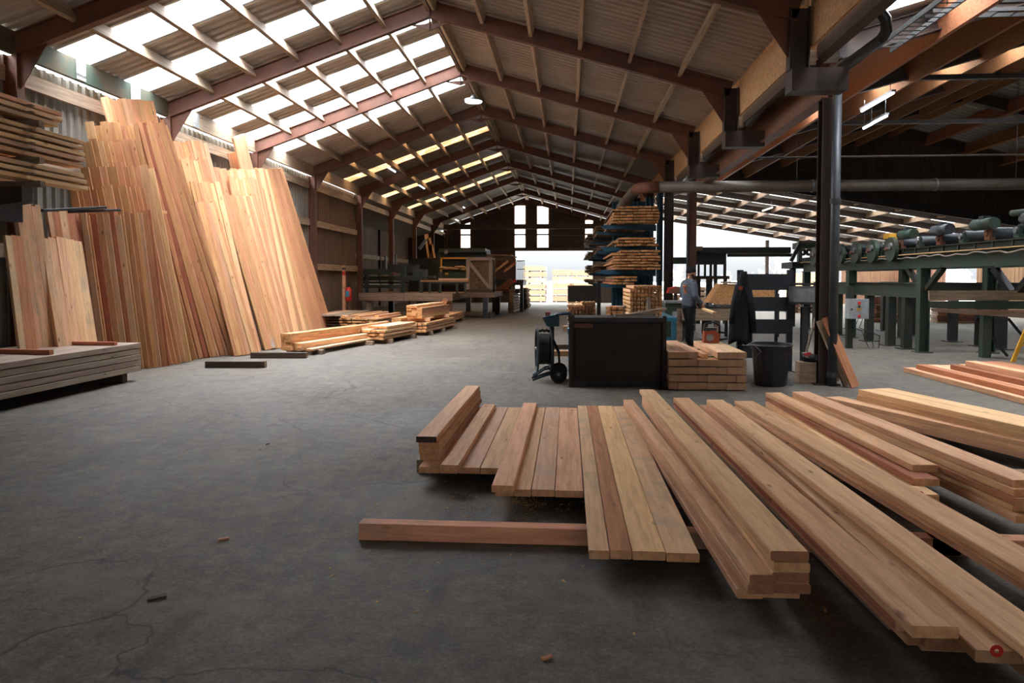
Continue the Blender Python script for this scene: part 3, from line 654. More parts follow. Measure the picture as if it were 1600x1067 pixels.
lean((126, 256), (238, 258), (190, 573), (298, 566), -7.96, 10, 'in the fourth row down at the wall', 'fourth row of leaning planks', W1, rot=40, pl=(*PB, 0.25))
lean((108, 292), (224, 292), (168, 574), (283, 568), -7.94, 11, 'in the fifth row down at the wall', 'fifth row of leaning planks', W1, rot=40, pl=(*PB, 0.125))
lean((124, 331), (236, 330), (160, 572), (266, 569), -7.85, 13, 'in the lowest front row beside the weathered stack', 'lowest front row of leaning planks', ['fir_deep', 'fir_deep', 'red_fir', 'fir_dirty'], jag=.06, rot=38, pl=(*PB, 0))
lean((72, 328), (120, 330), (118, 558), (158, 560), -7.7, 5, 'in the shaded bunch with sticks on top', 'shaded bunch', ['fir_dirty', 'red_fir'], jag=.03, xf=(-7.3, -7.25), rot=14)
lean((88, 371), (124, 372), (120, 562), (158, 564), -7.5, 3, 'in the short trio before the shaded bunch', 'short leaning trio', ['fir_dirty', 'pale'], xf=(-7.0, -7.0), rot=14)
lean((64, 371), (84, 371), (100, 562), (118, 562), -7.5, 2, 'in the short pair between the shaded bunches', 'short leaning pair', ['pale', 'fir_dirty'], jag=.02, xf=(-7.0, -7.0), rot=14)
lean((22, 319), (58, 321), (66, 560), (100, 562), -7.6, 4, 'in the leftmost tall shaded bunch', 'leftmost tall bunch', ['fir_dirty', 'fir_dirty'], jag=.03, th=(.06, .1), xf=(-7.2, -7.15), rot=14)
lean((8, 368), (30, 369), (38, 556), (64, 558), -7.5, 2, 'in the short pair below the rack', 'short pair below the rack', ['red_fir', 'fir_dirty'], jag=.02, xf=(-7.0, -7.0), rot=14)
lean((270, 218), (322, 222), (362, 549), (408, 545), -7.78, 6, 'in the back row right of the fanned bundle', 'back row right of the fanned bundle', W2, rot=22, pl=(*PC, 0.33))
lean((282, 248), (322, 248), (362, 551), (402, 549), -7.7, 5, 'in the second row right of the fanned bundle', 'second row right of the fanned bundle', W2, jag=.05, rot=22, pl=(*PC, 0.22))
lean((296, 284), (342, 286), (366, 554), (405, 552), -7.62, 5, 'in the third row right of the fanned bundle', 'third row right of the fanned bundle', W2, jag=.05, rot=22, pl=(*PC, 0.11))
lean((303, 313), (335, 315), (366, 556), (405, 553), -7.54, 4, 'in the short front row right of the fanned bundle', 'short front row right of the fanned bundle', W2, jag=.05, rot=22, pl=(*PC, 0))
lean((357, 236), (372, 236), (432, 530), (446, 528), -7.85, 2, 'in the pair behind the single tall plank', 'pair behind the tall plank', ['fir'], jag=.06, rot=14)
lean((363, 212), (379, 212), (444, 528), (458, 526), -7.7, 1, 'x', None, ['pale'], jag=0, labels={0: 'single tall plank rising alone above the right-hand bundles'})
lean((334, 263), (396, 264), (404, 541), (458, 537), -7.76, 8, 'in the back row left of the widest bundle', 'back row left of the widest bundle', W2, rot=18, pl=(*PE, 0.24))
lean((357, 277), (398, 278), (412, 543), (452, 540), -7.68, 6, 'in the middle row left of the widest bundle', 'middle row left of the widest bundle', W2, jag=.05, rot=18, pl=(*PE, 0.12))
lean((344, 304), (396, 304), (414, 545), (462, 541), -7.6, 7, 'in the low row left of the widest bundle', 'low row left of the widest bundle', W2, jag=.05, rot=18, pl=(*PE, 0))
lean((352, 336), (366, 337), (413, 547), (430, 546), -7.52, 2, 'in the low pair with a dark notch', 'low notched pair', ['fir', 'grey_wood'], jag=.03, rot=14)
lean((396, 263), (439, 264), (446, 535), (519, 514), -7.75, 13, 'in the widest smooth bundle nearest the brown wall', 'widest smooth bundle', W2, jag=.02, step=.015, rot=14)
# sticks lying on top of the leaning rows
for p0, p1, lb in (((66, 329), (165, 324), 'black batten lying on top of the shaded bunch, the longer one'), ((108, 331), (187, 328), 'black batten lying on the lowest front row, the shorter one')):
    a, b = aX(p0[0], p0[1], -7.34), aX(p1[0], p1[1], -7.24); board('stick', a, b, .05, .04, lb, 'stick', None, 'black', 'black')
a = aX(250, 331, -7.2); board('stick', a+V((-.2, 0, 0)), a+V((.06, .12, 0)), .05, .05, 'small pale batten end poking out between the leaning rows', 'stick', None, 'pale')
# ================================================================== CANTILEVER RACK HIGH ON THE LEFT
t = thing('cantilever_rack', 'dark steel cantilever rack arm holding boards high at the left wall', 'rack', (-7.6, 7.2, 0))
for yy in (5.6, 8.2):
    m = MB(); m.ibeam((-7.75, yy, 0), (-7.75, yy, 4.4), .2, .26, up=(1, 0, 0)); m.build('post', 'black', t)
    m = MB(); m.prism([(-7.62, yy-.09, 2.25), (-7.62, yy-.09, 2.58), (-6.3, yy-.09, 2.58), (-6.3, yy-.09, 2.4)], (0, .18, 0)); m.build('arm', 'steel_dark', t)
m = MB(); m.box((-6.9, 7.2, 2.33), (.14, 3.2, .22)); m.build('rail', 'black', t)
yE = 9.2
def rackrow(z, n0, lab, q):
    pass
k = 0; z = 2.60
for pack, nlay in (('bottom', 3), ('middle', 5), ('top', 3)):
    for yy in (6.2, 8.35):
        board('spacer', (-7.5, yy, z+.035), (-6.22, yy, z+.035), .08, .07, 'short dark spacer under the %s pack on the rack, %s one' % (pack, 'rear' if yy > 7 else 'front'), 'spacer', None, 'old_wood', 'old_wood')
    z += .072
    for l in range(nlay):
        ex = {'bottom': .05, 'middle': 0., 'top': -.42}[pack]
        for q in range(5):
            if 0 < q < 4 and not (l == nlay-1): continue
            xm = -6.28-.11-q*.235+random.uniform(-.012, .012)
            board('plank', (xm-.03, 4.6, z+.026), (xm, yE+ex+random.uniform(-.05, .05), z+.026), .215, .05, '%s board from the aisle in the %s layer, %s pack on the rack' % (ORD[q], ['lowest', 'second', 'third', 'fourth', 'fifth'][l] if l < nlay-1 else 'topmost', pack), 'plank', 'boards stored on the high rack', random.choice(['fir', 'fir', 'fir_dirty', 'pale']))
        if l < nlay-1:
            z += .053
            for yy in (6.0, 8.2): board('sticker', (-7.5, yy, z+.011), (-6.2, yy, z+.011), .05, .02, 'thin stacking stick in the %s pack on the rack' % pack, 'stick', 'stacking sticks in the %s pack on the rack' % pack, 'old_wood', 'old_wood')
            z += .023
        else: z += .055
for yy in (8.0,): board('spacer', (-7.4, yy, z+.03), (-6.7, yy, z+.03), .09, .06, 'dark wooden block lying on top of the boards on the rack', 'block', None, 'dark_wood', 'dark_wood')
# ================================================================== LOW STACKS ALONG THE LEFT OF THE AISLE
def stk(fr, br, zb, wd, nb, layers, t, gap, desc, grp, mats=('fir', 'pale'), end='batten_end', name='board', jag=.06, sticks=0, xt=0., only=None, L=None):
    """stack of boards: pixels of the front-right and back-right bottom corners at height zb"""
    a, b = g(fr[0], fr[1], zb), g(br[0], br[1], zb); d = (b-a).normalized(); n = V((d.y, -d.x, 0)); bw = wd/nb; z = zb
    if L: b = a+d*L
    for l in range(layers):
        for q in range(nb):
            if only and not only(l, q): continue
            c = n*(-bw*(q+.5)+xt)+V((0, 0, z-zb+t/2)); j0, j1 = random.uniform(-jag, jag), random.uniform(-jag, jag)
            board(name, a+c+d*j0, b+c+d*j1, bw-.006, t-.002, '%s board from the right, %s layer, %s' % (ORD[q], ORD[l], desc), 'board', grp, random.choice(mats), end, ch=.003)
        z += t+gap
        if gap > .008 and l < layers-1:
            for f in (.12, .5, .88):
                p = a.lerp(b, f)+V((0, 0, z-zb-gap/2)); board('stick', p-n*(wd-.01), p+n*.02, .05, gap-.001, 'thin stacking stick in the %s' % desc, 'stick', 'stacking sticks of the '+desc, 'old_wood', 'old_wood')
    return a, b, d, n, z
def under(a, b, d, n, wd, zb, desc, fs=(.12, .85), mat='old_wood', ex=.1):
    for k, f in enumerate(fs):
        p = a.lerp(b, f); p.z = zb/2; board('bearer', p-n*(wd+.05), p+n*ex, .1, zb-.003, '%s bearer under the %s' % (['near', 'far', 'middle'][k], desc), 'bearer', None, mat, mat)
H = 'honey-coloured stack by the leaning planks'
r = stk((455, 548), (566, 530), .09, .24, 2, 4, .085, 0, 'tall side of the honey-coloured stack', 'honey stack tall side', ('batten', 'pale'), jag=.02)
under(r[0], r[1], r[2], r[3], .26, .09, H, ex=.52)
stk((472, 548), (576, 531), .09, .22, 2, 2, .075, 0, 'low side of the honey-coloured stack', 'honey stack low side', ('batten', 'pale'), jag=.05)
stk((487, 548.5), (583, 531), .09, .16, 1, 1, .04, 0, 'outer edge of the honey-coloured stack', 'honey stack outer edge', ('pale',), jag=.03)
D2 = 'second aisle stack'
r = stk((601, 531), (651, 521), .10, .95, 8, 3, .06, .022, D2, 'boards of the '+D2, ('batten', 'fir', 'pale')); under(r[0], r[1], r[2], r[3], .95, .10, D2)
z = r[4]; stk((612, 531-0), (655, 521), z, .5, 4, 1, .06, 0, D2+' top', 'loose boards on the '+D2, ('pale',), xt=-.1, jag=.15) if 0 else None
for q in range(4): board('board', r[0]+V((0, 0, z-.1+.03))-r[3]*(.08+.12*q)+r[2]*.2, r[1]+V((0, 0, z-.1+.03))-r[3]*(.08+.12*q), .11, .058, '%s loose board from the right on top of the second aisle stack' % ORD[q], 'board', None, 'pale', 'batten_end')
board('board', r[0]+V((0, 0, z-.1+.035))-r[3]*.85-r[2]*.2, r[1]+V((0, 0, z-.1+.035))-r[3]*.82, .09, .07, 'long pale beam along the left edge of the second aisle stack', 'board', None, 'pale', 'batten_end')
D3 = 'third aisle stack'
r = stk((666, 519), (712, 507), .10, .95, 8, 3, .065, .022, D3, 'boards of the '+D3, ('batten', 'fir', 'pale')); under(r[0], r[1], r[2], r[3], .95, .10, D3, (.1, .9, .5))
zt = r[4]
for k, f in enumerate((.15, .8)):
    p = r[0].lerp(r[1], f); p.z = zt+.045; board('bearer', p-r[3]*.95, p-r[3]*.02, .09, .088, '%s cross bearer on the third aisle stack' % ['near', 'far'][k], 'bearer', None, 'pale', 'batten_end')
a_, b_ = r[0]-r[3]*.15, r[1]-r[3]*.15
for l in range(5):
    for q in range(3):
        c = V((0, 0, zt+.09-.1+.035+.072*l))-r[3]*(.1+.15*q); dd = 0 if q < 2 else -.15
        if l == 4 and q == 0: continue
        board('board', a_+c+r[2]*(.25+random.uniform(-.05, .05)), b_+c-r[2]*(.1+random.uniform(-.05, .05)), .145, .07, '%s board from the right, %s layer of the upper pack on the third aisle stack' % (ORD[q], ORD[l]), 'board', None, random.choice(['batten', 'pale', 'fir']), 'batten_end')
for l in range(2):
    for q in range(3):
        c = V((0, 0, zt-.1+.03+.06*l))-r[3]*(.70+.09*q); board('board', r[0]+c-r[2]*.1, r[1]+c-r[2]*.6, .085, .058, '%s batten from the right, %s layer of the orange bundle on the third aisle stack' % (ORD[q], ['lower', 'upper'][l]), 'board', None, 'batten', 'batten_end')
D4 = 'stickered stack behind the second aisle stack'
r = stk((590, 513), (628, 505), .10, 1.15, 9, 4, .05, .03, D4, 'boards of the '+D4, ('batten', 'fir', 'old_wood')); under(r[0], r[1], r[2], r[3], 1.15, .10, D4)
z = r[4]-.03
for q, (ox, l0, l1, lb) in enumerate(((.12, .3, .0, 'right one'), (.62, .1, -.4, 'middle one'), (1.0, -.1, -.9, 'left one'))):
    c = V((0, 0, z-.1+.035))-r[3]*ox; board('board', r[0]+c+r[2]*l0, r[1]+c-r[2]*l1, .13, .068, 'loose pale beam on the stickered stack, '+lb, 'board', None, 'pale', 'batten_end')
D5 = 'grey stickered stack against the brown wall'
r = stk((545, 512), (580, 503), .10, 1.1, 5, 5, .05, .035, D5, 'boards of the '+D5, ('grey_wood', 'fir', 'old_wood'), 'grey_wood', only=lambda l, q: q == 0 or l == 4 or q == 4); under(r[0], r[1], r[2], r[3], 1.1, .10, D5)
D6 = 'farthest low stack before the timber deck'
r = stk((703, 503), (724, 496), .09, .8, 5, 3, .07, .01, D6, 'boards of the '+D6, ('fir', 'batten')); under(r[0], r[1], r[2], r[3], .8, .09, D6)
# ================================================================== SAW LINE AT THE LEFT, FAR END
def boxpx(m, u0, u1, v0, v1, Y, dep, mi=0):
    a, b = aY(u0, v1, Y), aY(u1, v0, Y); m.box(((a.x+b.x)/2, Y+dep/2, (a.z+b.z)/2), (abs(b.x-a.x), dep, abs(b.z-a.z)), mi); return a, b
t = thing('timber_deck', 'raised weathered timber deck on posts carrying the green sawing line', 'platform', (-6, 27, 0))
m = MB(); m.box((-6.0, 28.9, .86), (3.5, 4.0, .26)); m.build('deck', 'old_wood', t)
m = MB(); m.box((-6.9, 26.88, .86), (1.7, .06, .29)); m.build('edge_board', 'old_wood', t)
m = MB(); m.box((-5.13, 26.88, .86), (1.8, .06, .29)); m.build('edge_board', 'old_wood', t)
m = MB(); m.box((-3.55, 30.8, .9), (1.4, 4.4, .18)); m.build('walkway', 'old_wood', t)
for x, y in ((-7.4, 27.1), (-5.75, 27.1), (-4.4, 27.2), (-3.2, 28.6), (-3.0, 31.5), (-4.4, 32.5), (-7.4, 30.5)):
    m = MB(); m.box((x, y, .4), (.2, .2, .8)); m.build('leg', 'old_wood' if y < 28 else 'black', t)
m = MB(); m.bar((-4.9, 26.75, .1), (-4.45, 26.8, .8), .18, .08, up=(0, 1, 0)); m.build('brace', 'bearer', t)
t = thing('log_conveyor', 'dark green roller conveyor of long rails on the timber deck by the wall', 'conveyor', (-6, 28, 1))
for (u0, u1, v0, v1, Y) in ((553, 612, 420, 429, 28), (561, 668, 432, 438, 28.4), (557, 628, 445, 450, 28.2), (566, 690, 440, 443, 29)):
    m = MB(); boxpx(m, u0, u1, v0, v1, Y, .12); m.build('rail', 'green_dark', t)
for u in (557, 570, 626, 655, 684):
    m = MB(); boxpx(m, u, u+5, 425, 458, 28.3, .12); m.build('leg', 'green_dark', t)
for k in range(14):
    c = aY(574+k*7.5, 434, 28.4); m = MB(); m.tube([c+V((0, .1, .03)), c+V((0, 1.2, .03))], .05, 8); m.build('roller', 'green', t)
m = MB(); boxpx(m, 606, 650, 413, 426, 29.5, .8); m.build('motor', 'black', t)
m = MB(); boxpx(m, 645, 665, 421, 434, 29, .5); m.build('gearbox', 'green', t)
m = MB(); boxpx(m, 606, 616, 425, 428, 28.6, .2); m.build('guard', 'orange', t)
m = MB(); boxpx(m, 632, 635, 414, 432, 29, .08); m.build('lever', 'green', t)
t = thing('saw_cabinet', 'dark green saw cabinet with yellow frame bars behind the timber crate', 'machine', (-5, 33, 1))
m = MB(); boxpx(m, 684, 760, 392, 446, 33.3, 1.8); m.build('housing', 'green_dark', t)
m = MB(); boxpx(m, 686, 758, 388, 394, 33.0, 2.2); m.build('top_cover', 'green', t)
m = MB(); boxpx(m, 688, 730, 402, 404.5, 33.1, .1); boxpx(m, 688, 690.5, 402, 434, 33.1, .1); m.build('yellow_frame', 'yellow', t)
m = MB(); boxpx(m, 690, 735, 425, 434, 33.0, .3); m.build('front_panel', 'green', t)
m = MB(); boxpx(m, 695.5, 700, 426, 429, 32.95, .06); m.build('warning_plate', 'yellow', t)
m = MB(); q = aY(697, 393.5, 32.96); m.disc(q, (0, 1, 0), 0, .09, .05); m.build('dial', 'galv', t)
m = MB(); random.seed(3)
for k in range(9):
    c = aY(693+k*4.6, 420+random.uniform(-3, 2), 33.05); m.ball(c, (.2, .12, .06), 8, 6)
o = m.build('shavings', 'sawdust', None); o['kind'] = 'stuff'; tag(o, 'heap of shavings on the ledge of the green saw cabinet', 'shavings')
# trestle with sawn boards on it
t = thing('saw_trestle', 'green steel trestle holding a few sawn boards before the saw cabinet', 'trestle', (-5, 27.8, 1))
for u in (671, 688, 714, 727):
    m = MB(); boxpx(m, u-1.3, u+1.3, 441, 458.5, 27.8, .06); m.build('leg', 'green', t)
m = MB(); boxpx(m, 668, 730, 440.5, 442.5, 27.8, .5); m.build('top_rail', 'green', t)
zt = aY(700, 440.5, 27.8).z
for k in range(6):
    a, b = aY(657+k*2, 440, 27.8), aY(732, 440, 27.8); z = zt+.035+(.07 if k > 3 else 0); yq = 27.86+.13*(k % 4)
    board('board', (a.x+(.5 if k > 3 else 0), yq, z), (b.x, yq, z), .12, .066, '%s board from the front, %s on the green trestle' % (ORD[k % 4], 'upper pair' if k > 3 else 'lower row'), 'board', None, 'pale' if k > 3 else 'batten', 'batten_end')
# crate of offcuts
t = thing('crate', 'tall pale timber crate with a diagonal brace, filled with bark and offcuts', 'crate', aY(750, 457, 29.3))
a, b = aY(729, 457, 29.3), aY(769, 402, 29.3); x0, x1, zz0, zz1 = a.x, b.x, a.z, b.z
def cb(name, p, q, w_=.13, mat='old_wood'): board(name, p, q, w_, .06, None, mat=mat, end=mat, up=(0, 1, 0), parent=t)
for yy in (29.3, 30.4):
    for x in (x0+.06, x1-.06): cb('post', (x, yy, zz0+.0), (x, yy, zz1), .14, 'grey_wood')
    cb('rail', (x0, yy-.05, zz1-.06), (x1, yy-.05, zz1-.06), .13, 'grey_wood'); cb('rail', (x0, yy-.05, zz0+.06), (x1, yy-.05, zz0+.06), .13, 'dark_wood')
cb('brace', (x0+.08, 29.25, zz1-.16), (x1-.12, 29.25, zz0+.2), .12, 'grey_wood')
m = MB(); m.box(((x0+x1)/2, 29.85, (zz0+zz1)/2), (x1-x0-.1, 1.0, zz1-zz0-.16))
for k in range(110):
    p = V((random.uniform(x0+.1, x1-.1), 29.36, random.uniform(zz0+.1, zz1-.15))); q = p+V((random.uniform(-.15, .15), random.uniform(-.04, .03), random.uniform(-.05, .05))); m.bar(p, q, .03, .03)
o = m.build('offcuts', 'hay', None); o['kind'] = 'stuff'; tag(o, 'bark and offcuts filling the pale timber crate', 'offcuts')
# roofed outfeed bay right of the crate
t = thing('outfeed_bay', 'boarded outfeed bay with slatted board roof and mesh rail by the far doorway', 'machine', aY(785, 490, 34))
m = MB(); boxpx(m, 772, 806, 405, 441, 35.5, .1); m.build('board_panel', 'clad_fresh', t)
for k in range(7):
    a, b = aY(757+k*.6, 398.5, 33.5+k*.35), aY(800+k*1.2, 399+k*.5, 33.5+k*.35); board('roof_board', a, b, .3, .05, None, mat='pale' if k % 2 else 'old_wood', end='pale', parent=t)
m = MB(); boxpx(m, 757, 805, 400, 405, 33.6, .25); m.build('lintel', 'old_wood', t)
for (p, q) in (((773, 424), (794, 408)), ((788, 424), (806, 410))):
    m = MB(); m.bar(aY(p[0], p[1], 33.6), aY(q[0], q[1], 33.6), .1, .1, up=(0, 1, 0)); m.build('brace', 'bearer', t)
m = MB(); boxpx(m, 771, 818, 437, 446, 34.2, 2.5); m.build('table', 'black', t)
m = MB(); boxpx(m, 770, 812, 452, 458, 33.0, .3); m.build('beam', 'dark_wood', t)
m = MB(); m.bar(aY(780, 455, 33.2), aY(800, 438, 33.2), .3, .14, up=(0, 1, 0)); m.build('chute', 'rust', t)
m = MB(); boxpx(m, 801, 806, 437, 441, 33.0, .2); m.build('red_plate', 'red', t)
m = MB(); boxpx(m, 791, 794, 450, 452, 32.9, .1); m.build('beacon', 'red', t)
for u in (797, 772, 815):
    m = MB(); a = aY(u, 440, 34.0); m.box((a.x, 34.0, .7), (.16, .16, 1.4)); m.build('leg', 'black', t)
for k in range(7):
    u = 807.5+k*2; m = MB(); boxpx(m, u-.35, u+.35, 407+k*.4, 439, 36-k*.2, .03); m.build('rail_bar', 'black', t)
m = MB(); boxpx(m, 807, 820, 407, 408.4, 35, .04); m.build('top_rail', 'black', t)
m = MB(); boxpx(m, 807, 820, 420, 421, 35, .04); m.build('mid_rail', 'black', t)
for k in range(8):
    a, b = aY(799, 489-k*4.4, 32.5), aY(812, 488-k*4.4, 35.5); a.z = b.z = .12+.13*k
    board('board', a, b, .22, .1, '%s board from the floor in the dark stack beside the far doorway' % ORD[k], 'board', None, 'old_wood', 'old_wood')
for k, (u, v) in enumerate(((817, 486), (819, 478), (818, 470), (817, 462), (816.5, 455))):
    a = aY(u, v, 36.0); m = MB(); m.tube([a, a+V((.1, 1.6, 0))], .16, 12); tag(m.build('log', 'bark'), '%s round log from the floor in the pile beside the far doorway' % ORD[k], 'log')
m = MB(); m.tube([aY(728, 490, 28.9), aY(766, 492, 28.9)], .12, 10); tag(m.build('log', 'bark'), 'log lying on the floor under the timber deck', 'log')
# clutter along the left wall
for k, (u, v0, v1, w_) in enumerate(((666, 366, 404, 3), (670, 372, 408, 2.4), (673, 382, 404, 2))):
    a, b = aY(u, v0, 38.0), aY(u+5, v1, 38.0); board('board', b, a, .2, .05, '%s board from the left propped in the dark corner beyond the deck' % ORD[k], 'board', None, 'fir', 'fir_end', up=(0, 1, 0))
t = thing('control_cabinet', 'grey-green electrical cabinets standing in the dark annex', 'cabinet', aY(660, 483, 37))
m = MB(); boxpx(m, 639, 660, 404, 483.5, 37, .6); m.build('housing', 'green_dark', t)
m = MB(); boxpx(m, 662, 684, 403, 483, 37.4, .6); m.build('housing', 'black', t)
m = MB(); m.bar(aY(655, 389, 36.8), aY(666, 374, 36.8), .14, .14, up=(0, 1, 0)); m.build('duct', 'galv', t)
for k, (u, v) in enumerate(((603, 411), (619, 408))):
    c = aX(u, v, -10.42); m = MB(); m.box((-10.47, c.y, c.z), (.16, .3, .8)); tag(m.build('fuse_box', 'grey_box'), '%s pale fuse box on the annex wall above the green rails' % ['left', 'right'][k], 'fuse box')
# post with fire extinguisher by the brown wall
t = thing('marker_post', 'slim wooden post with red and green bands against the brown wall', 'post', (-7.75, 26.0, 0))
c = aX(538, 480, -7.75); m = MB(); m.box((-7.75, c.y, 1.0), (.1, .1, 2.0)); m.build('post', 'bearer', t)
m = MB(); m.box((-7.75, c.y, 1.72), (.105, .105, .12)); m.build('red_band', 'red', t)
m = MB(); m.box((-7.75, c.y, 1.88), (.105, .105, .08)); m.build('green_band', 'green', t)
t = thing('fire_extinguisher', 'red fire extinguisher hanging beside the slim wooden post', 'extinguisher', (-7.6, c.y, 0))
p = V((-7.58, c.y-.06, .75)); m = MB(); m.tube([p, p+V((0, 0, .03)), p+V((0, 0, .42)), p+V((0, 0, .5))], [.09, .11, .11, .04], 14); m.build('cylinder', 'red', t)
m = MB(); m.tube([p+V((0, 0, .5)), p+V((0, 0, .58))], .03, 8); m.bar(p+V((-.02, 0, .58)), p+V((.12, 0, .6)), .03, .03); m.build('valve', 'black', t)
m = MB(); m.box(p+V((.0, -.112, .26)), (.13, .01, .2)); m.build('label_plate', 'blue_light', t)
m = MB(); m.bar((-7.35, c.y+.1, .03), (-7.66, c.y+.12, .62), .06, .05); tag(m.build('stick', 'old_wood'), 'short stick propped on the floor below the fire extinguisher', 'stick')
# paper notices on the left eave plate
def notice(u0, u1, v, lab, lines, word=None):
    a, b = aX(u0, v, -7.955), aX(u1, v, -7.955); L = b.y-a.y; zc = 4.91; t = thing('notice', lab, 'sign', (-7.95, (a.y+b.y)/2, 4.76))
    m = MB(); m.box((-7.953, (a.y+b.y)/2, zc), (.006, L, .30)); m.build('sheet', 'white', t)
    if word:
        text_mesh('lettering', word, L/4.6, 'ink', t, (-7.948, (a.y+b.y)/2, zc-.075), (math.pi/2, 0, math.pi/2), 0., 'CENTER')
    m = MB(); random.seed(len(lab))
    for k in range(lines):
        m.box((-7.949, (a.y+b.y)/2+random.uniform(-.02, .02), zc+.1-k*.055), (.002, L*random.uniform(.5, .72), .012))
    m.build('faint_print', 'tarp', t)
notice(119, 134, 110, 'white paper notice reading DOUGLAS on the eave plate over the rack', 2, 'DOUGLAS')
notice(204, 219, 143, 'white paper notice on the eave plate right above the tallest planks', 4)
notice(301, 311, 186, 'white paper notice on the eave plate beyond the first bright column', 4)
# ================================================================== BLUE RACK AND THE CENTRE OF THE HALL
t = thing('storage_rack', 'blue cantilever rack stacked with sawn boards in the middle of the hall', 'rack', (2.6, 25, 0))
XRk = 2.62
for yy in (21.4, 24.6, 27.8, 31.0, 34.2):
    m = MB(); m.ibeam((XRk, yy, 0), (XRk, yy, 4.2), .3, .14, up=(1, 0, 0)); m.build('upright', 'blue', t)
    for zc in (3.05, 2.42, 1.76, 1.34):
        m = MB(); m.prism([(XRk-.1, yy-.05, zc-.16), (XRk-.1, yy-.05, zc+.02), (.95, yy-.05, zc+.02), (.95, yy-.05, zc-.05)], (0, .1, 0)); m.build('arm', 'blue', t)
for zc in (2.95, 2.32, 1.66):
    m = MB(); m.box((1.75, 21.2, zc+.03), (1.5, .05, .08)); m.build('front_bar', 'blue', t)
o = corr('back_panel', (1.5, 25.4, 0), (1, 0, 0), 1.4, (0, 0, 1), 4.15, (0, -1, 0), .14, .05, 'blue', kind=False); o.parent = t; o.location = WL[o.name]-WL[t.name]
random.seed(11)
def pack(y0, y1, z0, z1, xa, xb, nb, nl, desc, jag=.12, mats=('fir', 'batten', 'old_wood'), z_t=None):
    tt = (z1-z0)/nl; bw = (xb-xa)/nb
    for l in range(nl):
        e = random.uniform(-.06, .06)
        for q in range(nb):
            if l == nl-1 and q > nb*.8: continue
            x = xb-bw*(q+.5)+e; board('board', (x, y0+random.uniform(-jag, jag*.3), z0+tt*(l+.42)), (x, y1+random.uniform(-.3, .3), z0+tt*(l+.42)), bw-.012, tt*.66, '%s board from the upright, %s layer of %s' % (ORD[q], ORD[l], desc), 'board', desc, random.choice(mats), 'batten_end', ch=.002)
        if l < nl-1:
            for f in (.06, .5, .94): board('stick', (xa-.02, y0+(y1-y0)*f, z0+tt*(l+.91)), (xb+.02, y0+(y1-y0)*f, z0+tt*(l+.91)), .04, tt*.26, 'stacking stick in %s' % desc, 'stick', 'sticks in '+desc, 'old_wood', 'old_wood', ch=.001)
pack(20.7, 25.2, 3.07, 3.55, 1.22, 2.5, 7, 6, 'the top pack of the blue rack')
pack(20.9, 25.2, 2.44, 2.70, 1.30, 2.5, 7, 3, 'the second pack of the blue rack')
pack(20.7, 25.2, 1.78, 2.34, 1.26, 2.55, 7, 7, 'the third pack of the blue rack')
pack(20.9, 25.2, 1.36, 1.62, 1.22, 1.9, 4, 3, 'the lowest pack of the blue rack', mats=('old_wood', 'red_fir'))
def packstuff(y0, y1, desc, x0):
    m = MB()
    for zz, n in ((3.07, 4), (2.44, 3), (1.78, 4), (1.36, 2)):
        for l in range(n):
            e = random.uniform(-.1, .1); z = zz+.085*l+.03
            for q in range(5):
                xm = 2.45-(2.4-x0)/5*(q+.5)+e; m.bar((xm, y0+random.uniform(-.5, .3), z), (xm+.02, y1+random.uniform(-.5, .5), z), (2.4-x0)/5-.015, .052)
            for f in (.1, .5, .9): m.box(((2.5+x0)/2, y0+(y1-y0)*f, z+.04), (2.4-x0, .05, .028))
    o = m.build('stored_boards', 'old_wood'); o['kind'] = 'stuff'; tag(o, desc, 'boards')
packstuff(26.0, 30.4, 'ragged boards stored in the middle bays of the blue rack', .95)
packstuff(31.2, 36.0, 'ragged boards stored in the farthest bays of the blue rack', .75)
# battens on the blue benches behind the dark box
def bench(name, label, x0, x1, y0, y1, z, mat):
    t = thing(name, label, 'bench', ((x0+x1)/2, (y0+y1)/2, 0))
    m = MB(); m.box(((x0+x1)/2, (y0+y1)/2, z-.04), (x1-x0, y1-y0, .08)); m.build('top', mat, t)
    for x in (x0+.06, x1-.06):
        for y in (y0+.06, y1-.06): m = MB(); m.box((x, y, (z-.08)/2), (.09, .09, z-.08)); m.build('leg', mat, t)
    m = MB(); m.box(((x0+x1)/2, y0+.06, .3), (x1-x0-.1, .06, .08)); m.build('stretcher', mat, t); return t
bench('steel_bench', 'blue steel bench carrying the tall batten stack', 1.0, 2.2, 15.0, 17.4, .74, 'blue_light')
bench('steel_bench', 'blue steel bench under the batten stack with the slate', .0, .75, 12.0, 14.4, .70, 'blue_light')
def battens(xa, xb, y0, y1, z0, z1, nb, nl, desc, miss=lambda l, q: False, lm=('batten',)):
    tt = (z1-z0)/nl; bw = (xb-xa)/nb
    for l in range(nl):
        for q in range(nb):
            if miss(l, q): continue
            x = xa+bw*(q+.5); board('batten', (x, y0+random.uniform(-.03, .03), z0+tt*(l+.42)), (x, y1, z0+tt*(l+.42)), bw-.008-random.uniform(0, .012), tt*.7, '%s batten from the left, %s layer of %s' % (ORD[q], ORD[l], desc), 'batten', desc, random.choice(['batten', 'pale', 'batten']), 'batten_end', ch=.003)
        if l < nl-1:
            for f in (.05, .9): board('stick', (xa-.01, y0+(y1-y0)*f+.03, z0+tt*(l+.90)), (xb+.01, y0+(y1-y0)*f+.03, z0+tt*(l+.90)), .04, tt*.23, 'thin stick between layers of %s' % desc, 'stick', 'sticks in '+desc, 'pale', 'batten_end', ch=.001)
a, b = aY(984, 490, 15.2), aY(1035, 445, 15.2)
battens(a.x, b.x, 15.2, 17.2, .745, b.z, 9, 8, 'the tall batten stack on the blue bench', lambda l, q: l == 7 and q < 1)
a, b = aY(887, 500, 12.4), aY(931, 470, 12.4)
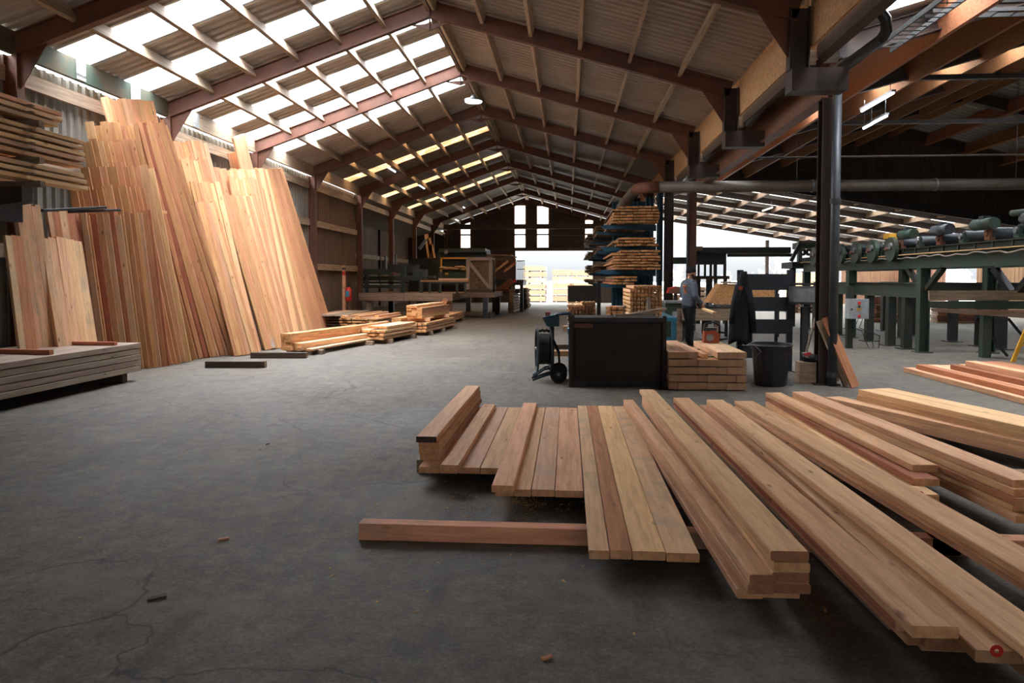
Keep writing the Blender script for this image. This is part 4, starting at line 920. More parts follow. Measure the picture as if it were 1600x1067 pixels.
battens(a.x, b.x, 12.4, 14.2, .705, b.z, 8, 6, 'the batten stack below the slate', lambda l, q: l == 5 and q < 4)
# slate with chalked figure
t = thing('slate_board', 'dark slate board with a red 30 chalked in its corner, standing on battens', 'sign', aY(910, 470, 12.9))
a, b = aY(887, 471, 12.85), aY(933, 446, 12.85); m = MB(); m.box(((a.x+b.x)/2, 12.87, (a.z+b.z)/2+.0), (b.x-a.x, .03, b.z-a.z)); m.build('panel', 'black', t)
o = text_mesh('figure', '30', .085, 'red', t, (a.x+.02, 12.852, b.z-.015), (math.pi/2, 0, 0), .001); o['label'] = 'red chalked figure 30'
m = MB(); p = aY(935.5, 500, 12.3); m.box((p.x, 12.3, .74), (.06, .06, 1.48)); m.box((p.x, 12.3, .01), (.2, .2, .02)); tag(m.build('stanchion', 'black'), 'slim black steel stanchion beside the slate and battens', 'post')
# loose offcuts on the second bench
random.seed(5)
for k in range(9):
    q = aY(950+k % 3*9, 497-k//3*6, 14.4); l = k//3
    board('batten', (q.x, 14.2+.05*l, .80+.075*l), (q.x+.12, 15.0, .80+.075*l), .1, .055, '%s offcut, %s layer of the little pile left of the tall batten stack' % (ORD[k % 3], ORD[l]), 'batten', None, random.choice(['grey_wood', 'fir', 'batten']), 'batten_end')
bench('steel_bench', 'low dark bench under the little offcut pile', .75, 1.35, 14.05, 14.95, .77, 'navy')
board('board', aY(985, 491, 10.95), aY(1040, 482, 11.25), .07, .03, 'grey lath lying slanted across the top of the dark box', 'board', None, 'grey_wood', 'grey_wood')
board('board', aY(960, 492.2, 10.75), aY(1020, 490.5, 11.1), .07, .025, 'second grey lath lying lower across the dark box', 'board', None, 'grey_wood', 'grey_wood')
p = aY(1011, 489, 14.9); m = MB(); m.box((p.x, 14.6, .99), (.07, .07, .34)); m.box((p.x, 14.6, .41), (.05, .05, .82)); tag(m.build('stake', 'grey_wood'), 'short grey wooden stake before the tall batten stack', 'stake')
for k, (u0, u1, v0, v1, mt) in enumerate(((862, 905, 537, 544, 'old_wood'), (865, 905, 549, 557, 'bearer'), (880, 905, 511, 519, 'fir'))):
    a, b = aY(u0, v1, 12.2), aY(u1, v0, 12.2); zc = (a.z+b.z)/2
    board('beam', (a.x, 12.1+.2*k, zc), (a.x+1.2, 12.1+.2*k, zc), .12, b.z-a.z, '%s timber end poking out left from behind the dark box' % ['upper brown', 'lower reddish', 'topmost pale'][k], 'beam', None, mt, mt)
for k, (x, y) in enumerate(((.3, 12.2), (.85, 12.2))):
    m = MB(); m.box((x, y, .14), (.1, .5, .28)); tag(m.build('block', 'old_wood'), '%s support block under the timbers behind the dark box' % ['left', 'right'][k], 'block')
# dark box
t = thing('bin_box', 'large dark brown panelled box in the middle of the hall floor', 'box', (.7, 10.7, 0))
m = MB(); m.box((.69, 10.80, .53), (1.26, 1.0, .86)); m.build('body', 'box_dark', t)
m = MB(); m.box((.69, 10.28, .52), (1.16, .02, .74)); m.build('front_panel', 'box_dark', t)
for x, mt in ((.045, 'steel_dark'), (1.335, 'box_dark')):
    m = MB(); m.box((x, 10.28, .5), (.05, .06, 1.0)); m.build('corner_post', mt, t)
m = MB(); m.box((.69, 10.28, .945), (1.3, .05, .06)); m.build('top_rail', 'black', t)
m = MB(); m.box((.22, 10.262, .86), (.26, .006, .06)); m.build('worn_strip', 'steel_red', t)
m = MB(); m.box((.16, 10.3, .05), (.2, .1, .1)); m.build('skid', 'black', t); m = MB(); m.box((.69, 10.85, .05), (1.2, .9, .1)); m.build('plinth', 'black', t)
m = MB(); m.box((.05, 10.26, .97), (.09, .06, .08)); m.build('latch', 'black', t)
# cable reel trolley
t = thing('reel_trolley', 'two-wheeled trolley with a big reel of dark cable beside the dark box', 'trolley', (-.3, 10.9, 0))
Yr = 10.9; zc = aY(845, 545, Yr).z; xl = aY(839, 545, Yr).x; xr_ = aY(860, 545, Yr).x
m = MB(); m.disc((xl, Yr, zc), (1, .12, 0), .29, .335, .025, 36)
for k in range(4):
    an = k*math.pi/4; d = V((0, math.cos(an), math.sin(an)))*.31; m.bar(V((xl, Yr, zc))-d, V((xl, Yr, zc))+d, .02, .012, up=(1, 0, 0))
m.build('outer_flange', 'pipe', t)
m = MB(); m.disc((xr_, Yr, zc), (1, .12, 0), .0, .335, .02, 36); m.build('inner_flange', 'slate', t)
m = MB()
for k in range(7): x = xl+.03+(xr_-xl-.05)*k/6; m.disc((x, Yr, zc), (1, 0, 0), .0, .225+.005*(k % 2), .026, 28)
m.build('cable_coil', 'green_dark', t)
m = MB(); m.tube([(xl-.03, Yr, zc), (xr_+.05, Yr, zc)], .025, 10); m.build('axle', 'galv', t)
for s in (-.14, .14):
    xx = xr_+.035; m = MB(); m.tube([(xx, Yr+s, .18), (xx, Yr+s, .93), (xx+.05, Yr+s, .99), (xx+.2, Yr+s, 1.0), (xx+.27, Yr+s, .99)], .018, 8); m.build('handle', 'navy', t)
    m = MB(); m.tube([(xx-.03, Yr+s, .2), (xx-.12, Yr+s, .19), (xx-.30, Yr+s, .06), (xx-.29, Yr+s, .025), (xx-.15, Yr+s, .08), (xx-.02, Yr+s, .12)], .016, 8); m.build('foot_loop', 'navy', t)
    m = MB(); m.tube([(xx, Yr+s, .62), (xx+.09, Yr+s, .42), (xx+.1, Yr+s, .22)], .014, 8); m.build('brace', 'navy', t)
    xw = xx+.09; yw = Yr+s*1.5; m = MB(); m.disc((xw, yw, .125), (0, 1, 0), .06, .125, .05, 26); w_ = m.build('wheel', 'rubber', t); m = MB(); m.disc((xw, yw-.004, .125), (0, 1, 0), 0, .062, .05, 18); m.build('rim', 'black', w_); m = MB(); m.disc((xw, yw-.03, .125), (0, 1, 0), 0, .025, .02, 12); m.build('hub', 'galv', w_)
m = MB(); m.box((xr_+.12, Yr-.15, .88), (.24, .2, .22)) if 0 else m.prism([(xr_-.12, Yr-.16, .95), (xr_+.13, Yr-.16, 1.0), (xr_+.13, Yr-.16, .82), (xr_-.05, Yr-.16, .82)], (0, .3, 0)); m.build('tool_tray', 'blue', t)
m = MB(); m.box((xr_-.04, Yr, .985), (.07, .1, .07)); m.build('orange_can', 'orange', t)
m = MB()
for k in range(5): m.ball((xl+.05+k*.03, Yr-.02, zc+.27+.012*(k % 2)), .024, 8, 6)
m.build('cable_clamp', 'black', t)
# pile of thick boards beside the dark box
for lv in range(5):
    for q in range(8):
        if lv == 4 and q in (3, 4): continue
        bw = 1.03/8; x = 1.37+bw*(q+.5); z = .105*lv+.012
        board('board', (x, 10.06+random.uniform(-.02, .02), z+.05), (x, 11.95+random.uniform(-.03, .03), z+.05), bw-.0015, .088 if not (lv == 4) else .085, '%s board from the left in the %s layer of the pile beside the dark box' % (ORD[q], ['lowest', 'second', 'third', 'fourth', 'top'][lv]), 'board', 'pile beside the dark box', 'fir_dirty', 'pile_end')
    if lv < 4:
        for yy in (10.4, 11.5): board('stick', (1.38, yy, .105*lv+.1115), (2.39, yy, .105*lv+.1115), .05, .012, 'thin lath between layers of the pile beside the dark box', 'stick', 'laths in the pile beside the dark box', 'dark_wood', 'dark_wood', ch=.001)
board('board', (1.87, 10.12, .463), (1.80, 11.9, .463), .06, .06, 'pale narrow batten lying in the gap on top of the pile beside the dark box', 'board', None, 'pale', 'batten_end')
# chainsaw standing on the pile
t = thing('chainsaw', 'orange chainsaw with black handle standing on the far end of the board pile', 'chainsaw', (2.25, 11.5, .53)); bx, by, bz = 2.22, 11.55, .533
m = MB(); m.prism([(bx-.13, by-.08, bz), (bx+.1, by-.08, bz), (bx+.12, by-.08, bz+.14), (bx+.02, by-.08, bz+.19), (bx-.12, by-.08, bz+.17)], (0, .17, 0)); m.build('body', 'orange', t)
m = MB(); m.disc((bx-.04, by-.085, bz+.08), (0, 1, 0), 0, .055, .02); m.build('starter_cover', 'galv', t)
m = MB(); m.tube([(bx-.1, by, bz+.15), (bx-.1, by, bz+.28), (bx+.02, by, bz+.32), (bx+.12, by, bz+.26), (bx+.12, by, bz+.12)], .016, 8); m.build('front_handle', 'plastic_black', t)
m = MB(); m.tube([(bx+.1, by, bz+.16), (bx+.22, by, bz+.15), (bx+.24, by, bz+.06), (bx+.1, by, bz+.04)], .018, 8); m.build('rear_handle', 'plastic_black', t)
m = MB(); m.box((bx-.1, by+.3, bz+.07), (.012, .6, .07)); m.build('guide_bar', 'galv', t)
m = MB(); m.box((bx-.02, by+.0, bz+.2), (.16, .15, .06)); m.build('air_filter_cover', 'plastic_black', t)
# slate-painted slat frame with a jacket
Yf = 12.3; t = thing('slat_frame', 'dark slate-painted timber frame of wide slats standing behind the bin', 'frame', aY(1195, 560, Yf)); X0 = aY(1152, 500, Yf).x; X1 = aY(1238, 500, Yf).x
for v0, v1 in ((428, 453), (464, 486), (499, 521), (540, 559)):
    a, b = aY(1155, v1, Yf), aY(1236, v0, Yf); m = MB(); m.box(((X0+X1)/2, Yf, (a.z+b.z)/2), (X1-X0, .05, b.z-a.z)); m.build('slat', 'slate', t)
for x in (X0+.05, X1-.03):
    m = MB(); m.box((x, Yf+.06, .83), (.09, .07, 1.66)); m.build('post', 'slate', t)
m = MB(); m.box((X1-.12, Yf+.5, .7), (.05, .05, 1.4)); m.build('prop', 'slate', t)
m = MB(); m.bar((X1-.12, Yf+.5, 1.1), (X1-.12, Yf+.1, 1.1), .05, .05); m.build('tie', 'slate', t)
# jacket hung on its left post: gathered cloth
t = thing('jacket', 'black work jacket hung over the left end of the slat frame', 'jacket', (X0, Yf, .5)); m = MB(); xj = aY(1158, 480, Yf).x; ztop = aY(1158, 424, Yf).z; zbot = aY(1150, 535, Yf).z
rows_ = 14; nseg = 22; vs = []
for i in range(rows_+1):
    f = i/rows_; z = ztop+(zbot-ztop)*f; rx = .05+.10*min(1, f*2.0)+.035*f; ry = .06+.05*min(1, f*3); cx = xj+.02-.06*f
    for k in range(nseg):
        an = 2*math.pi*k/nseg; fold = 1+.16*f*math.sin(an*5+f*2)+.05*math.sin(an*9+f*7); vs.append((cx+rx*math.cos(an)*fold, Yf-.06+ry*math.sin(an)*fold, z+(.03*math.cos(an*3) if i == rows_ else 0)))
fs = [(i*nseg+k, i*nseg+(k+1) % nseg, (i+1)*nseg+(k+1) % nseg, (i+1)*nseg+k) for i in range(rows_) for k in range(nseg)]+[tuple(range(nseg)), tuple(range(rows_*nseg+nseg-1, rows_*nseg-1, -1))]
m.add(vs, fs, 0, True); m.build('cloth', 'cloth_black', t)
m = MB(); m.tube([(xj+.06, Yf-.12, ztop-.25), (xj+.13, Yf-.15, ztop-.6), (xj+.17, Yf-.13, ztop-.98)], [.07, .06, .05], 12); m.build('sleeve', 'cloth_black', t)
m = MB(); m.tube([(xj-.06, Yf-.12, ztop-.22), (xj-.13, Yf-.13, ztop-.5), (xj-.17, Yf-.1, ztop-.85)], [.065, .06, .05], 12); m.build('sleeve', 'cloth_black', t)
m = MB(); m.disc((xj-.06, Yf-.21, ztop-.27), (0, 1, .1), 0, .035, .006, 14); m.build('orange_badge', 'orange', t)
# OSB hood of the machine behind
t = thing('saw_hood', 'orange-brown OSB hood leaning over the black roller table', 'hood', aY(1160, 480, 18.6)); Yh = 18.7
P_ = [aY(u, v, Yh) for u, v in ((1127, 443), (1222, 446), (1212, 464), (1140, 481), (1107, 473))]
m = MB(); m.prism(P_, (0, .02, 0)); m.build('front_sheet', 'osb_light', t)
m = MB(); m.bar(P_[0]+V((.02, .1, .03)), P_[1]+V((0, .1, .02)), .3, .05); m.build('top_rail', 'old_wood', t)
m = MB(); m.prism([P_[0]+V((0, .03, 0)), P_[4]+V((0, .03, 0)), P_[4]+V((.03, .03, 0)), P_[0]+V((.03, .03, 0))], (0, .7, 0)); m.build('side_sheet', 'osb_light', t)
for u in (1135, 1215): m = MB(); q = aY(u, 480, Yh+.4); m.box((q.x, Yh+.4, (q.z-.0)/2+.2), (.07, .07, q.z+.3)); m.build('leg', 'black', t)
t = thing('roller_table', 'black roller table with wooden legs in front of the worker', 'table', aY(1110, 530, 18.2))
a, b = aY(1066, 492, 18.0), aY(1160, 478, 18.0); m = MB(); m.box(((a.x+b.x)/2, 18.45, .83), (b.x-a.x, .9, .06)); m.build('top', 'black', t)
m = MB(); m.box(((a.x+b.x)/2, 18.0, .66), (b.x-a.x, .05, .28)); m.build('apron', 'old_wood', t)
for u, mt in ((1058, 'old_wood'), (1098, 'dark_wood'), (1117, 'old_wood'), (1158, 'old_wood')):
    q = aY(u+4, 500, 18.05); m = MB(); m.box((q.x, 18.1, .4), (.13, .13, .8)); m.build('leg', mt, t)
for k in range(8):
    x = a.x+(b.x-a.x)*(k+.5)/8; m = MB(); m.tube([(x, 18.05, .865), (x, 18.85, .865)], .03, 8); m.build('roller', 'slate', t)
t = thing('table_saw', 'green cabinet saw with a pale steel table beside the worker', 'machine', aY(1050, 530, 18.0))
a, b = aY(1040, 531, 18.0), aY(1062, 475, 18.0); m = MB(); m.box(((a.x+b.x)/2+.1, 18.5, .5), (b.x-a.x+.2, .8, .86)); m.build('cabinet', 'green', t)
q = aY(1100, 476, 18.0); m = MB(); m.box(((a.x+q.x)/2, 18.5, .955), (q.x-a.x, .9, .05)); m.build('table', 'galv', t)
m = MB(); boxpx(m, 1051, 1058, 487, 505, 17.93, .06); m.build('switch_box', 'grey_box', t)
for dx in (.05, .4): m = MB(); m.box((a.x+dx, 18.15, .04), (.08, .08, .08)); m.build('foot', 'black', t)
t = thing('saw_guard', 'red-topped blade cover behind the green table saw', 'guard', (aY(1055, 470, 19.2).x, 19.25, 0)); m = MB(); P_ = [aY(u, v, 19.15) for u, v in ((1042, 458), (1044, 450), (1056, 447), (1068, 449), (1068, 460))]; m.prism(P_, (0, .1, 0)); m.build('shield', 'rust', t)
m = MB(); m.prism([aY(u, v, 19.14) for u, v in ((1042, 458), (1044, 450), (1056, 447), (1056, 449), (1046, 452), (1044, 458))], (0, .12, 0)); m.build('red_edge', 'red', t); m = MB(); q = aY(1056, 455, 19.2); m.box((q.x, 19.25, q.z/2), (.08, .08, q.z)); m.build('stand', 'black', t)
# grey metal cabinet on a stand
t = thing('switch_cabinet', 'grey sheet-metal cabinet on a dark stand left of the main post', 'cabinet', aY(1257, 500, 12.0)); Yc = 12.0
m = MB(); boxpx(m, 1240, 1274, 447, 472, Yc, .3); m.build('housing', 'galv', t); m = MB(); boxpx(m, 1244, 1284, 442, 445.5, Yc-.03, .36); m.build('top_shelf', 'black', t)
m = MB(); boxpx(m, 1238, 1278, 472, 475, Yc-.03, .36); m.build('bottom_shelf', 'black', t)
for u in (1262,): q = aY(u, 480, Yc); m = MB(); m.box((q.x, Yc+.15, q.z/2), (.1, .1, q.z)); m.build('post', 'black', t); m = MB(); m.box((q.x, Yc+.15, .01), (.3, .3, .02)); m.build('foot', 'black', t)
m = MB(); m.tube([aY(1272, 472, Yc), aY(1274, 490, Yc), aY(1276, 520, Yc+.1), aY(1276, 555, Yc+.2)], .008, 6); m.build('cable', 'black', t)
# shovel, tub and block by the post
t = thing('shovel', 'long-handled shovel with red-edged blade resting on a black tub', 'shovel', g(1268, 600)); q0, q1 = aY(1274, 497, 11.2), aY(1259, 553, 10.95)
m = MB(); m.tube([q0, q1], .017, 8); m.build('handle', 'grey_wood', t); m = MB(); m.prism([aY(u, v, 10.85) for u, v in ((1256, 552), (1266, 551), (1286, 559), (1284, 565), (1257, 558))], (0, .12, 0)); m.build('blade', 'galv', t)
m = MB(); m.prism([aY(u, v, 10.84) for u, v in ((1256, 552), (1266, 550), (1270, 555), (1258, 556))], (0, .02, 0)); m.build('red_edge', 'red', t)
q = aY(1262, 601, 10.85); m = MB(); m.box((q.x, 10.95, .155), (.23, .22, .31)); tag(m.build('block', 'old_wood'), 'square wooden block on the floor by the foot of the main post', 'block')
m = MB(); m.tube([(q.x+.06, 10.95, .31), (q.x+.06, 10.95, .42)], [.1, .12], 16); tag(m.build('tub', 'plastic_black'), 'small black tub standing on the wooden block', 'tub')
# black dustbin
c = g(1212, 606)+V((0, .27, 0)); t = thing('dustbin', 'tall black plastic dustbin standing right of the board pile', 'bin', c)
m = MB(); n = 40; rings = []
prof = [(.205, 0), (.215, .02), (.255, .53), (.28, .53), (.285, .60), (.262, .60), (.25, .55), (.2, .05), (0, .05)]
vs = []
for r_, z in prof:
    for k in range(n):
        rr = r_*(1+(.022 if k % 2 and .01 < z < .54 and r_ > .21 else 0)); vs.append(c+V((rr*math.cos(2*math.pi*k/n), rr*math.sin(2*math.pi*k/n), z)))
fs = [(i*n+k, i*n+(k+1) % n, (i+1)*n+(k+1) % n, (i+1)*n+k) for i in range(len(prof)-1) for k in range(n)]+[tuple(range(n-1, -1, -1))]
m.add(vs, fs); m.build('body', 'plastic_black', t)
m = MB(); m.tube([c+V((.283*math.cos(x), .283*math.sin(x), .575)) for x in [math.pi*2*k/32 for k in range(33)]], .014, 8); m.build('rim', 'pipe', t)
m = MB(); m.tube([c+V((-.25, -.14, .57)), c+V((-.2, -.25, .5)), c+V((-.24, -.19, .44))], .008, 6); m.build('handle', 'pipe', t)
for s in (-.06, .06): m = MB(); m.disc(c+V((.25, s, .05)), (0, 1, 0), 0, .05, .03, 16); m.build('wheel', 'galv', t)
# plank leaning on the post, second plank behind, hand truck
f0 = g(1336, 606); top = V((f0.x-.33, 10.72, aY(1311, 496, 10.65).z)); board('plank', f0+V((0, 0, .012)), top, .135, .035, 'reddish plank leaning alone against the main post', 'plank', None, 'red_fir', 'fir_end', up=(.3, -1, .2))
board('plank', f0+V((-.06, .12, .012)), top+V((-.06, .08, -.05)), .12, .04, 'darker plank tucked behind the one leaning on the main post', 'plank', None, 'old_wood', 'old_wood', up=(.3, -1, .2))
t = thing('sack_truck', 'dark hand truck with red base standing behind the leaning plank', 'hand truck', (3.85, 11.2, 0))
for s in (0, .1): m = MB(); m.tube([(3.72+s, 11.15, .5), (3.78+s, 11.1, .25), (3.95+s, 11.0, .08)], .012, 8); m.build('tube', 'black', t)
m = MB(); m.box((3.82, 11.1, .1), (.26, .2, .16)); m.build('base', 'steel_red', t)
# ================================================================== GREEN SORTING CONVEYOR ON THE RIGHT
t = thing('sorting_conveyor', 'long green roller conveyor on posts running down the right hall', 'conveyor', (7.6, 16, 0))
XA, XB2 = 7.3, 8.6; Y0c, Y1c = 9.5, 23.5
for x in (XA, XB2):
    m = MB(); m.ibeam((x, Y0c, 1.88), (x, Y1c, 1.88), .12, .28); m.build('main_beam', 'green', t)
    m = MB(); m.ibeam((x-.05, Y0c, 2.10), (x-.05, Y1c, 2.10), .10, .14); m.build('side_rail', 'green_dark', t)
m = MB(); m.box((XA-.09, (Y0c+Y1c)/2, 2.035), (.05, Y1c-Y0c, .02)); m.build('dust_ledge', 'sawdust', t)
for k in range(24):
    y = Y0c+.3+k*.56; m = MB(); m.box((XA-.075, y, 2.1), (.03, .04, .13)); m.build('rib', 'green', t)
for k in range(16):
    y = Y0c+.5+k*.84; m = MB(); m.tube([(XA-.02, y, 2.30), (XB2+.02, y, 2.30)], .105, 14); r_ = m.build('roller', 'pipe' if k % 3 else 'slate', t)
    m = MB(); m.box((XA-.02, y, 2.27), (.10, .16, .18)); m.build('bearing_block', 'green' if k % 2 else 'rust', t)
    m = MB(); m.disc((XA-.085, y, 2.30), (1, 0, 0), 0, .05, .03, 14); m.build('bearing_cap', 'galv' if k % 2 else 'rust', t)
for k in range(6):
    y = 16.9+k*1.02; m = MB(); m.disc((XA-.16, y, 2.17), (1, 0, 0), 0, .27, .08, 24); d_ = m.build('chain_guard', 'green', t)
    m = MB(); m.disc((XA-.21, y-.06, 2.24), (1, 0, 0), .02, .07, .06, 16); m.build('hub', 'galv', d_); m = MB(); m.disc((XA-.21, y+.13, 2.18), (1, 0, 0), 0, .04, .08, 12); m.build('shaft_end', 'rust', d_)
for k in range(5):
    y = 10.4+k*1.45; m = MB(); m.tube([(XA-.12, y-.25, 2.46), (XA-.12, y+.35, 2.46)], .1, 16); m.tube([(XA-.12, y+.35, 2.46), (XA-.12, y+.45, 2.46)], .06, 12); mo = m.build('motor', 'pipe' if k % 2 else 'green', t)
    m = MB(); m.box((XA-.12, y+.05, 2.57), (.12, .16, .06)); m.build('terminal_box', 'slate', mo)
m = MB(); m.tube([(XA-.1, 9.6, 2.5), (XA-.1, 12.6, 2.58)], .05, 10); m.build('pipe_rail', 'green', t)
m = MB(); m.box((XA+.5, 18.2, 2.53), (.5, .3, .12)); m.build('yellow_cover', 'yellow', t)
pts = [(XA-.1, Y0c+.2*k, 1.97+.02*math.sin(k*1.9)+.012*math.sin(k*.7)) for k in range(66)]
m = MB(); m.tube(pts, .016, 6); m.build('air_hose', 'tarp', t)
for y in (11.9, 15.75, 19.6, 23.2):
    for x in (XA, XB2):
        m = MB(); m.ibeam((x, y, 0), (x, y, 1.74), .18, .2, up=(1, 0, 0)); m.box((x, y, .01), (.3, .3, .02)); m.build('leg', 'green', t)
for s in (-1, 1):
    m = MB(); m.bar((XA+.02, 15.75+s*.12, 1.32), (XA+.02, 15.75+s*.75, 1.74), .1, .1, up=(1, 0, 0)); m.build('brace', 'green_dark', t)
    m = MB(); m.bar((XB2, 14.9+s*.1, 1.25), (XB2, 14.9+s*.7, 1.74), .12, .12, up=(1, 0, 0)); m.build('brace', 'black', t)
t = thing('sorting_table', 'lower green beam table on dark legs beneath the long conveyor', 'table', (7.9, 18, 0))
m = MB(); m.ibeam((7.32, 15.95, 1.28), (7.32, 22.6, 1.28), .14, .32); m.build('front_beam', 'green', t)
m = MB(); m.ibeam((9.3, 14.2, 1.28), (9.3, 22.6, 1.28), .14, .32); m.build('rear_beam', 'green', t)
for y in (16.55, 17.35, 18.55, 20.6, 22.4):
    for x in (7.34, 9.3):
        m = MB(); m.box((x, y, .56), (.17, .17, 1.12)); m.box((x, y, .01), (.34, .34, .02)); m.build('leg', 'green_dark' if x < 8 else 'black', t)
for y in (17, 19, 21):
    m = MB(); m.box((8.3, y, 1.16), (1.9, .1, .1)); m.build('crossbar', 'black', t)
m = MB(); m.bar((9.3, 14.9, .1), (9.3, 13.9, 1.2), .06, .06, up=(1, 0, 0)); m.build('brace', 'black', t)
t = thing('board_trough', 'long weathered green-stained timber trough side hung before the conveyor leg', 'trough', (9, 14.9, .7)); YT = 14.7
pz = [aY(u, v, YT) for u, v in ((1452, 454), (1640, 454), (1640, 469), (1453, 470))]; m = MB(); m.prism(pz, (0, .06, 0)); m.build('top_board', 'old_wood', t)
pz = [aY(u, v, YT) for u, v in ((1453, 471), (1640, 470), (1640, 484), (1456, 481))]; m = MB(); m.prism(pz, (0, .06, 0)); m.build('middle_board', 'green', t)
pz = [aY(u, v, YT) for u, v in ((1456, 482), (1640, 485), (1640, 500), (1460, 487))]; m = MB(); m.prism(pz, (0, .06, 0)); m.build('bottom_board', 'old_wood', t)
a = aY(1541, 500, YT+.1); m = MB(); m.box((a.x, YT+.12, .45), (.16, .14, .9)); m.build('leg', 'green', t)
for u in (1525, 1575): a = aY(u, 500, YT+.2); m = MB(); m.bar((a.x, YT+.2, .75), (a.x+.6, YT+.2, .02), .04, .04, up=(0, 1, 0)); m.build('strut', 'black', t)
a = aX(7.3, 1, 1) if 0 else None
t = thing('control_box', 'pale grey control box with two red buttons on a conveyor leg', 'control box', aY(1341, 498, 16.4)); Yb = 16.3
m = MB(); A_, B_ = boxpx(m, 1326, 1358, 467, 498, Yb, .22); m.build('housing', 'grey_box', t)
for v in (473.5, 494): q = aY(1342.5, v, Yb-.015); m = MB(); m.disc(q, (0, 1, 0), 0, .03, .04, 14); m.build('red_button', 'red', t)
for v in (479, ): q = aY(1342.5, v, Yb-.01); m = MB(); m.disc(q, (0, 1, 0), 0, .02, .03, 12); m.build('selector', 'navy', t)
m = MB(); boxpx(m, 1338.5, 1346, 482, 484.5, Yb-.006, .006); m.build('yellow_plate', 'yellow', t)
m = MB(); boxpx(m, 1342, 1344, 471.5, 478, Yb-.004, .004); m.build('yellow_plate', 'yellow', t)
m = MB(); q = aY(1331, 483, Yb-.01); m.disc(q, (0, 1, 0), 0, .02, .02, 10); m.build('lock', 'slate', t)
m = MB(); q = aY(1327, 500, Yb+.3); m.box((q.x, Yb+.3, .68), (.12, .12, 1.36)); m.build('post', 'green_dark', t)
for k in range(3): m = MB(); a = aY(1334+k*7, 498, Yb+.1); m.tube([a, a+V((-.05, .05, -.2)), a+V((.25+.1*k, .2, -.28-.05*k)), a+V((.5, .4, -.7))], .008, 6); m.build('cable', 'black', t)
# yellow stepladder at the edge
t = thing('step_ladder', 'yellow ladder foot showing beside the conveyor at the far right', 'ladder', g(1590, 565))
p0 = g(1582, 566); 
for k in (0, .35): m = MB(); m.bar(p0+V((k, .3*k, 0)), p0+V((.62+k, .05+.3*k, 1.6)), .07, .03, up=(0, 1, 0)); m.build('rail', 'yellow', t)
for k in range(1, 5): f = k/5.2; a = p0+V((.62*f, .05*f, 1.6*f)); m = MB(); m.bar(a, a+V((.35, .1, 0)), .05, .03); m.build('rung', 'yellow', t)
# old outfeed line in the gap behind the worker
t = thing('outfeed_conveyor', 'old dark outfeed conveyor on slatted legs between posts behind the worker', 'conveyor', (5.8, 27, 0)); Yo = 25.5
m = MB(); boxpx(m, 1088, 1236, 386, 396, Yo, .8); m.build('beam', 'green_dark', t)
m = MB(); boxpx(m, 1138, 1240, 396, 401, Yo-.05, .2); m.build('lower_beam', 'steel_dark', t)
m = MB(); boxpx(m, 1086, 1135, 394, 413, Yo+.1, .8); m.build('housing', 'black', t)
m = MB(); boxpx(m, 1050, 1082, 402, 412, Yo+.3, .5); m.build('green_side', 'green', t)
m = MB(); boxpx(m, 1086, 1098, 385, 392, Yo-.1, .4); m.build('board_stub', 'old_wood', t)
for u, w_ in ((1092, 3), (1102, 3), (1111, 3.5), (1118, 5), (1133, 4)):
    m = MB(); boxpx(m, u-w_/2, u+w_/2, 412, 432, Yo, .12); m.build('slat', 'black', t)
m = MB(); boxpx(m, 1086, 1140, 431, 436, Yo-.1, .3); m.build('cross_beam', 'dark_wood', t)
for u, w_ in ((1109, 9), (1092, 6), (1119, 5), (1134, 5)):
    a = aY(u, 436, Yo); m = MB(); m.box((a.x, Yo+.1, a.z/2), (w_/45, .15, a.z)); m.build('leg', 'black', t)
t = thing('feeder_frame', 'dark green feeder head at the far end of the long conveyor', 'machine', (6.9, 23.8, 0))
m = MB(); boxpx(m, 1238, 1300, 409, 419, 23.8, 1.2); m.build('beam', 'green_dark', t); m = MB(); boxpx(m, 1248, 1254, 376, 412, 23.7, .2); m.build('post', 'green', t)
m = MB(); boxpx(m, 1250, 1300, 378, 388, 23.9, .8); m.build('cover', 'green', t); m = MB(); m.bar(aY(1236, 408, 23.7), aY(1250, 380, 23.7), .1, .1, up=(0, 1, 0)); m.build('brace', 'green_dark', t)
for u in (1254, 1264, 1275): q = aY(u, 394, 23.6); m = MB(); m.disc(q, (0, 1, 0), .04, .11, .12, 14); m.build('sprocket', 'steel_dark', t)
for u in (1240, 1290): a = aY(u, 419, 24.2); m = MB(); m.box((a.x, 24.3, a.z/2), (.16, .16, a.z)); m.build('leg', 'black', t)
# ================================================================== PIPES, DUCTS, TRAYS AND LAMPS
p = aY(1300, 290, 20.0); zd_ = p.z; m = MB()
m.tube([(19.4, 20, zd_), (10, 20, zd_), (2.4, 20, zd_)], .15, 16); o = thing('extraction_duct', 'grey extraction duct crossing the second hall and turning down the main hall', 'duct', (10, 20, zd_)); m.build('straight_run', 'duct', o)
for x in (16, 13, 9.5, 6.4): m = MB(); m.disc((x, 20, zd_), (1, 0, 0), .14, .165, .05, 18); m.build('joint_ring', 'galv', o)
m = MB(); m.tube([(2.42, 20, zd_), (2.15, 20.03, zd_), (1.95, 20.2, zd_), (1.86, 20.5, zd_)], .155, 16); m.build('elbow', 'rust', o)
m = MB(); m.tube([(1.86, 20.45, zd_), (1.78, 24, zd_-.02), (1.7, 40, zd_-.1)], .15, 16); m.build('long_run', 'duct', o)
for x in (6.0, 11.5): m = MB(); m.tube([(x, 20, zd_), (x, 20, z2(x)-.4)], .008, 5); m.build('hanger', 'galv', o)
p = aY(1400, 244, 20.6); m = MB(); m.tube([(3.8, 20.6, p.z), (18.2, 20.6, p.z)], .022, 8); tag(m.build('sprinkler_pipe', 'galv'), 'thin pale pipe stretched across the second hall above the duct', 'pipe')
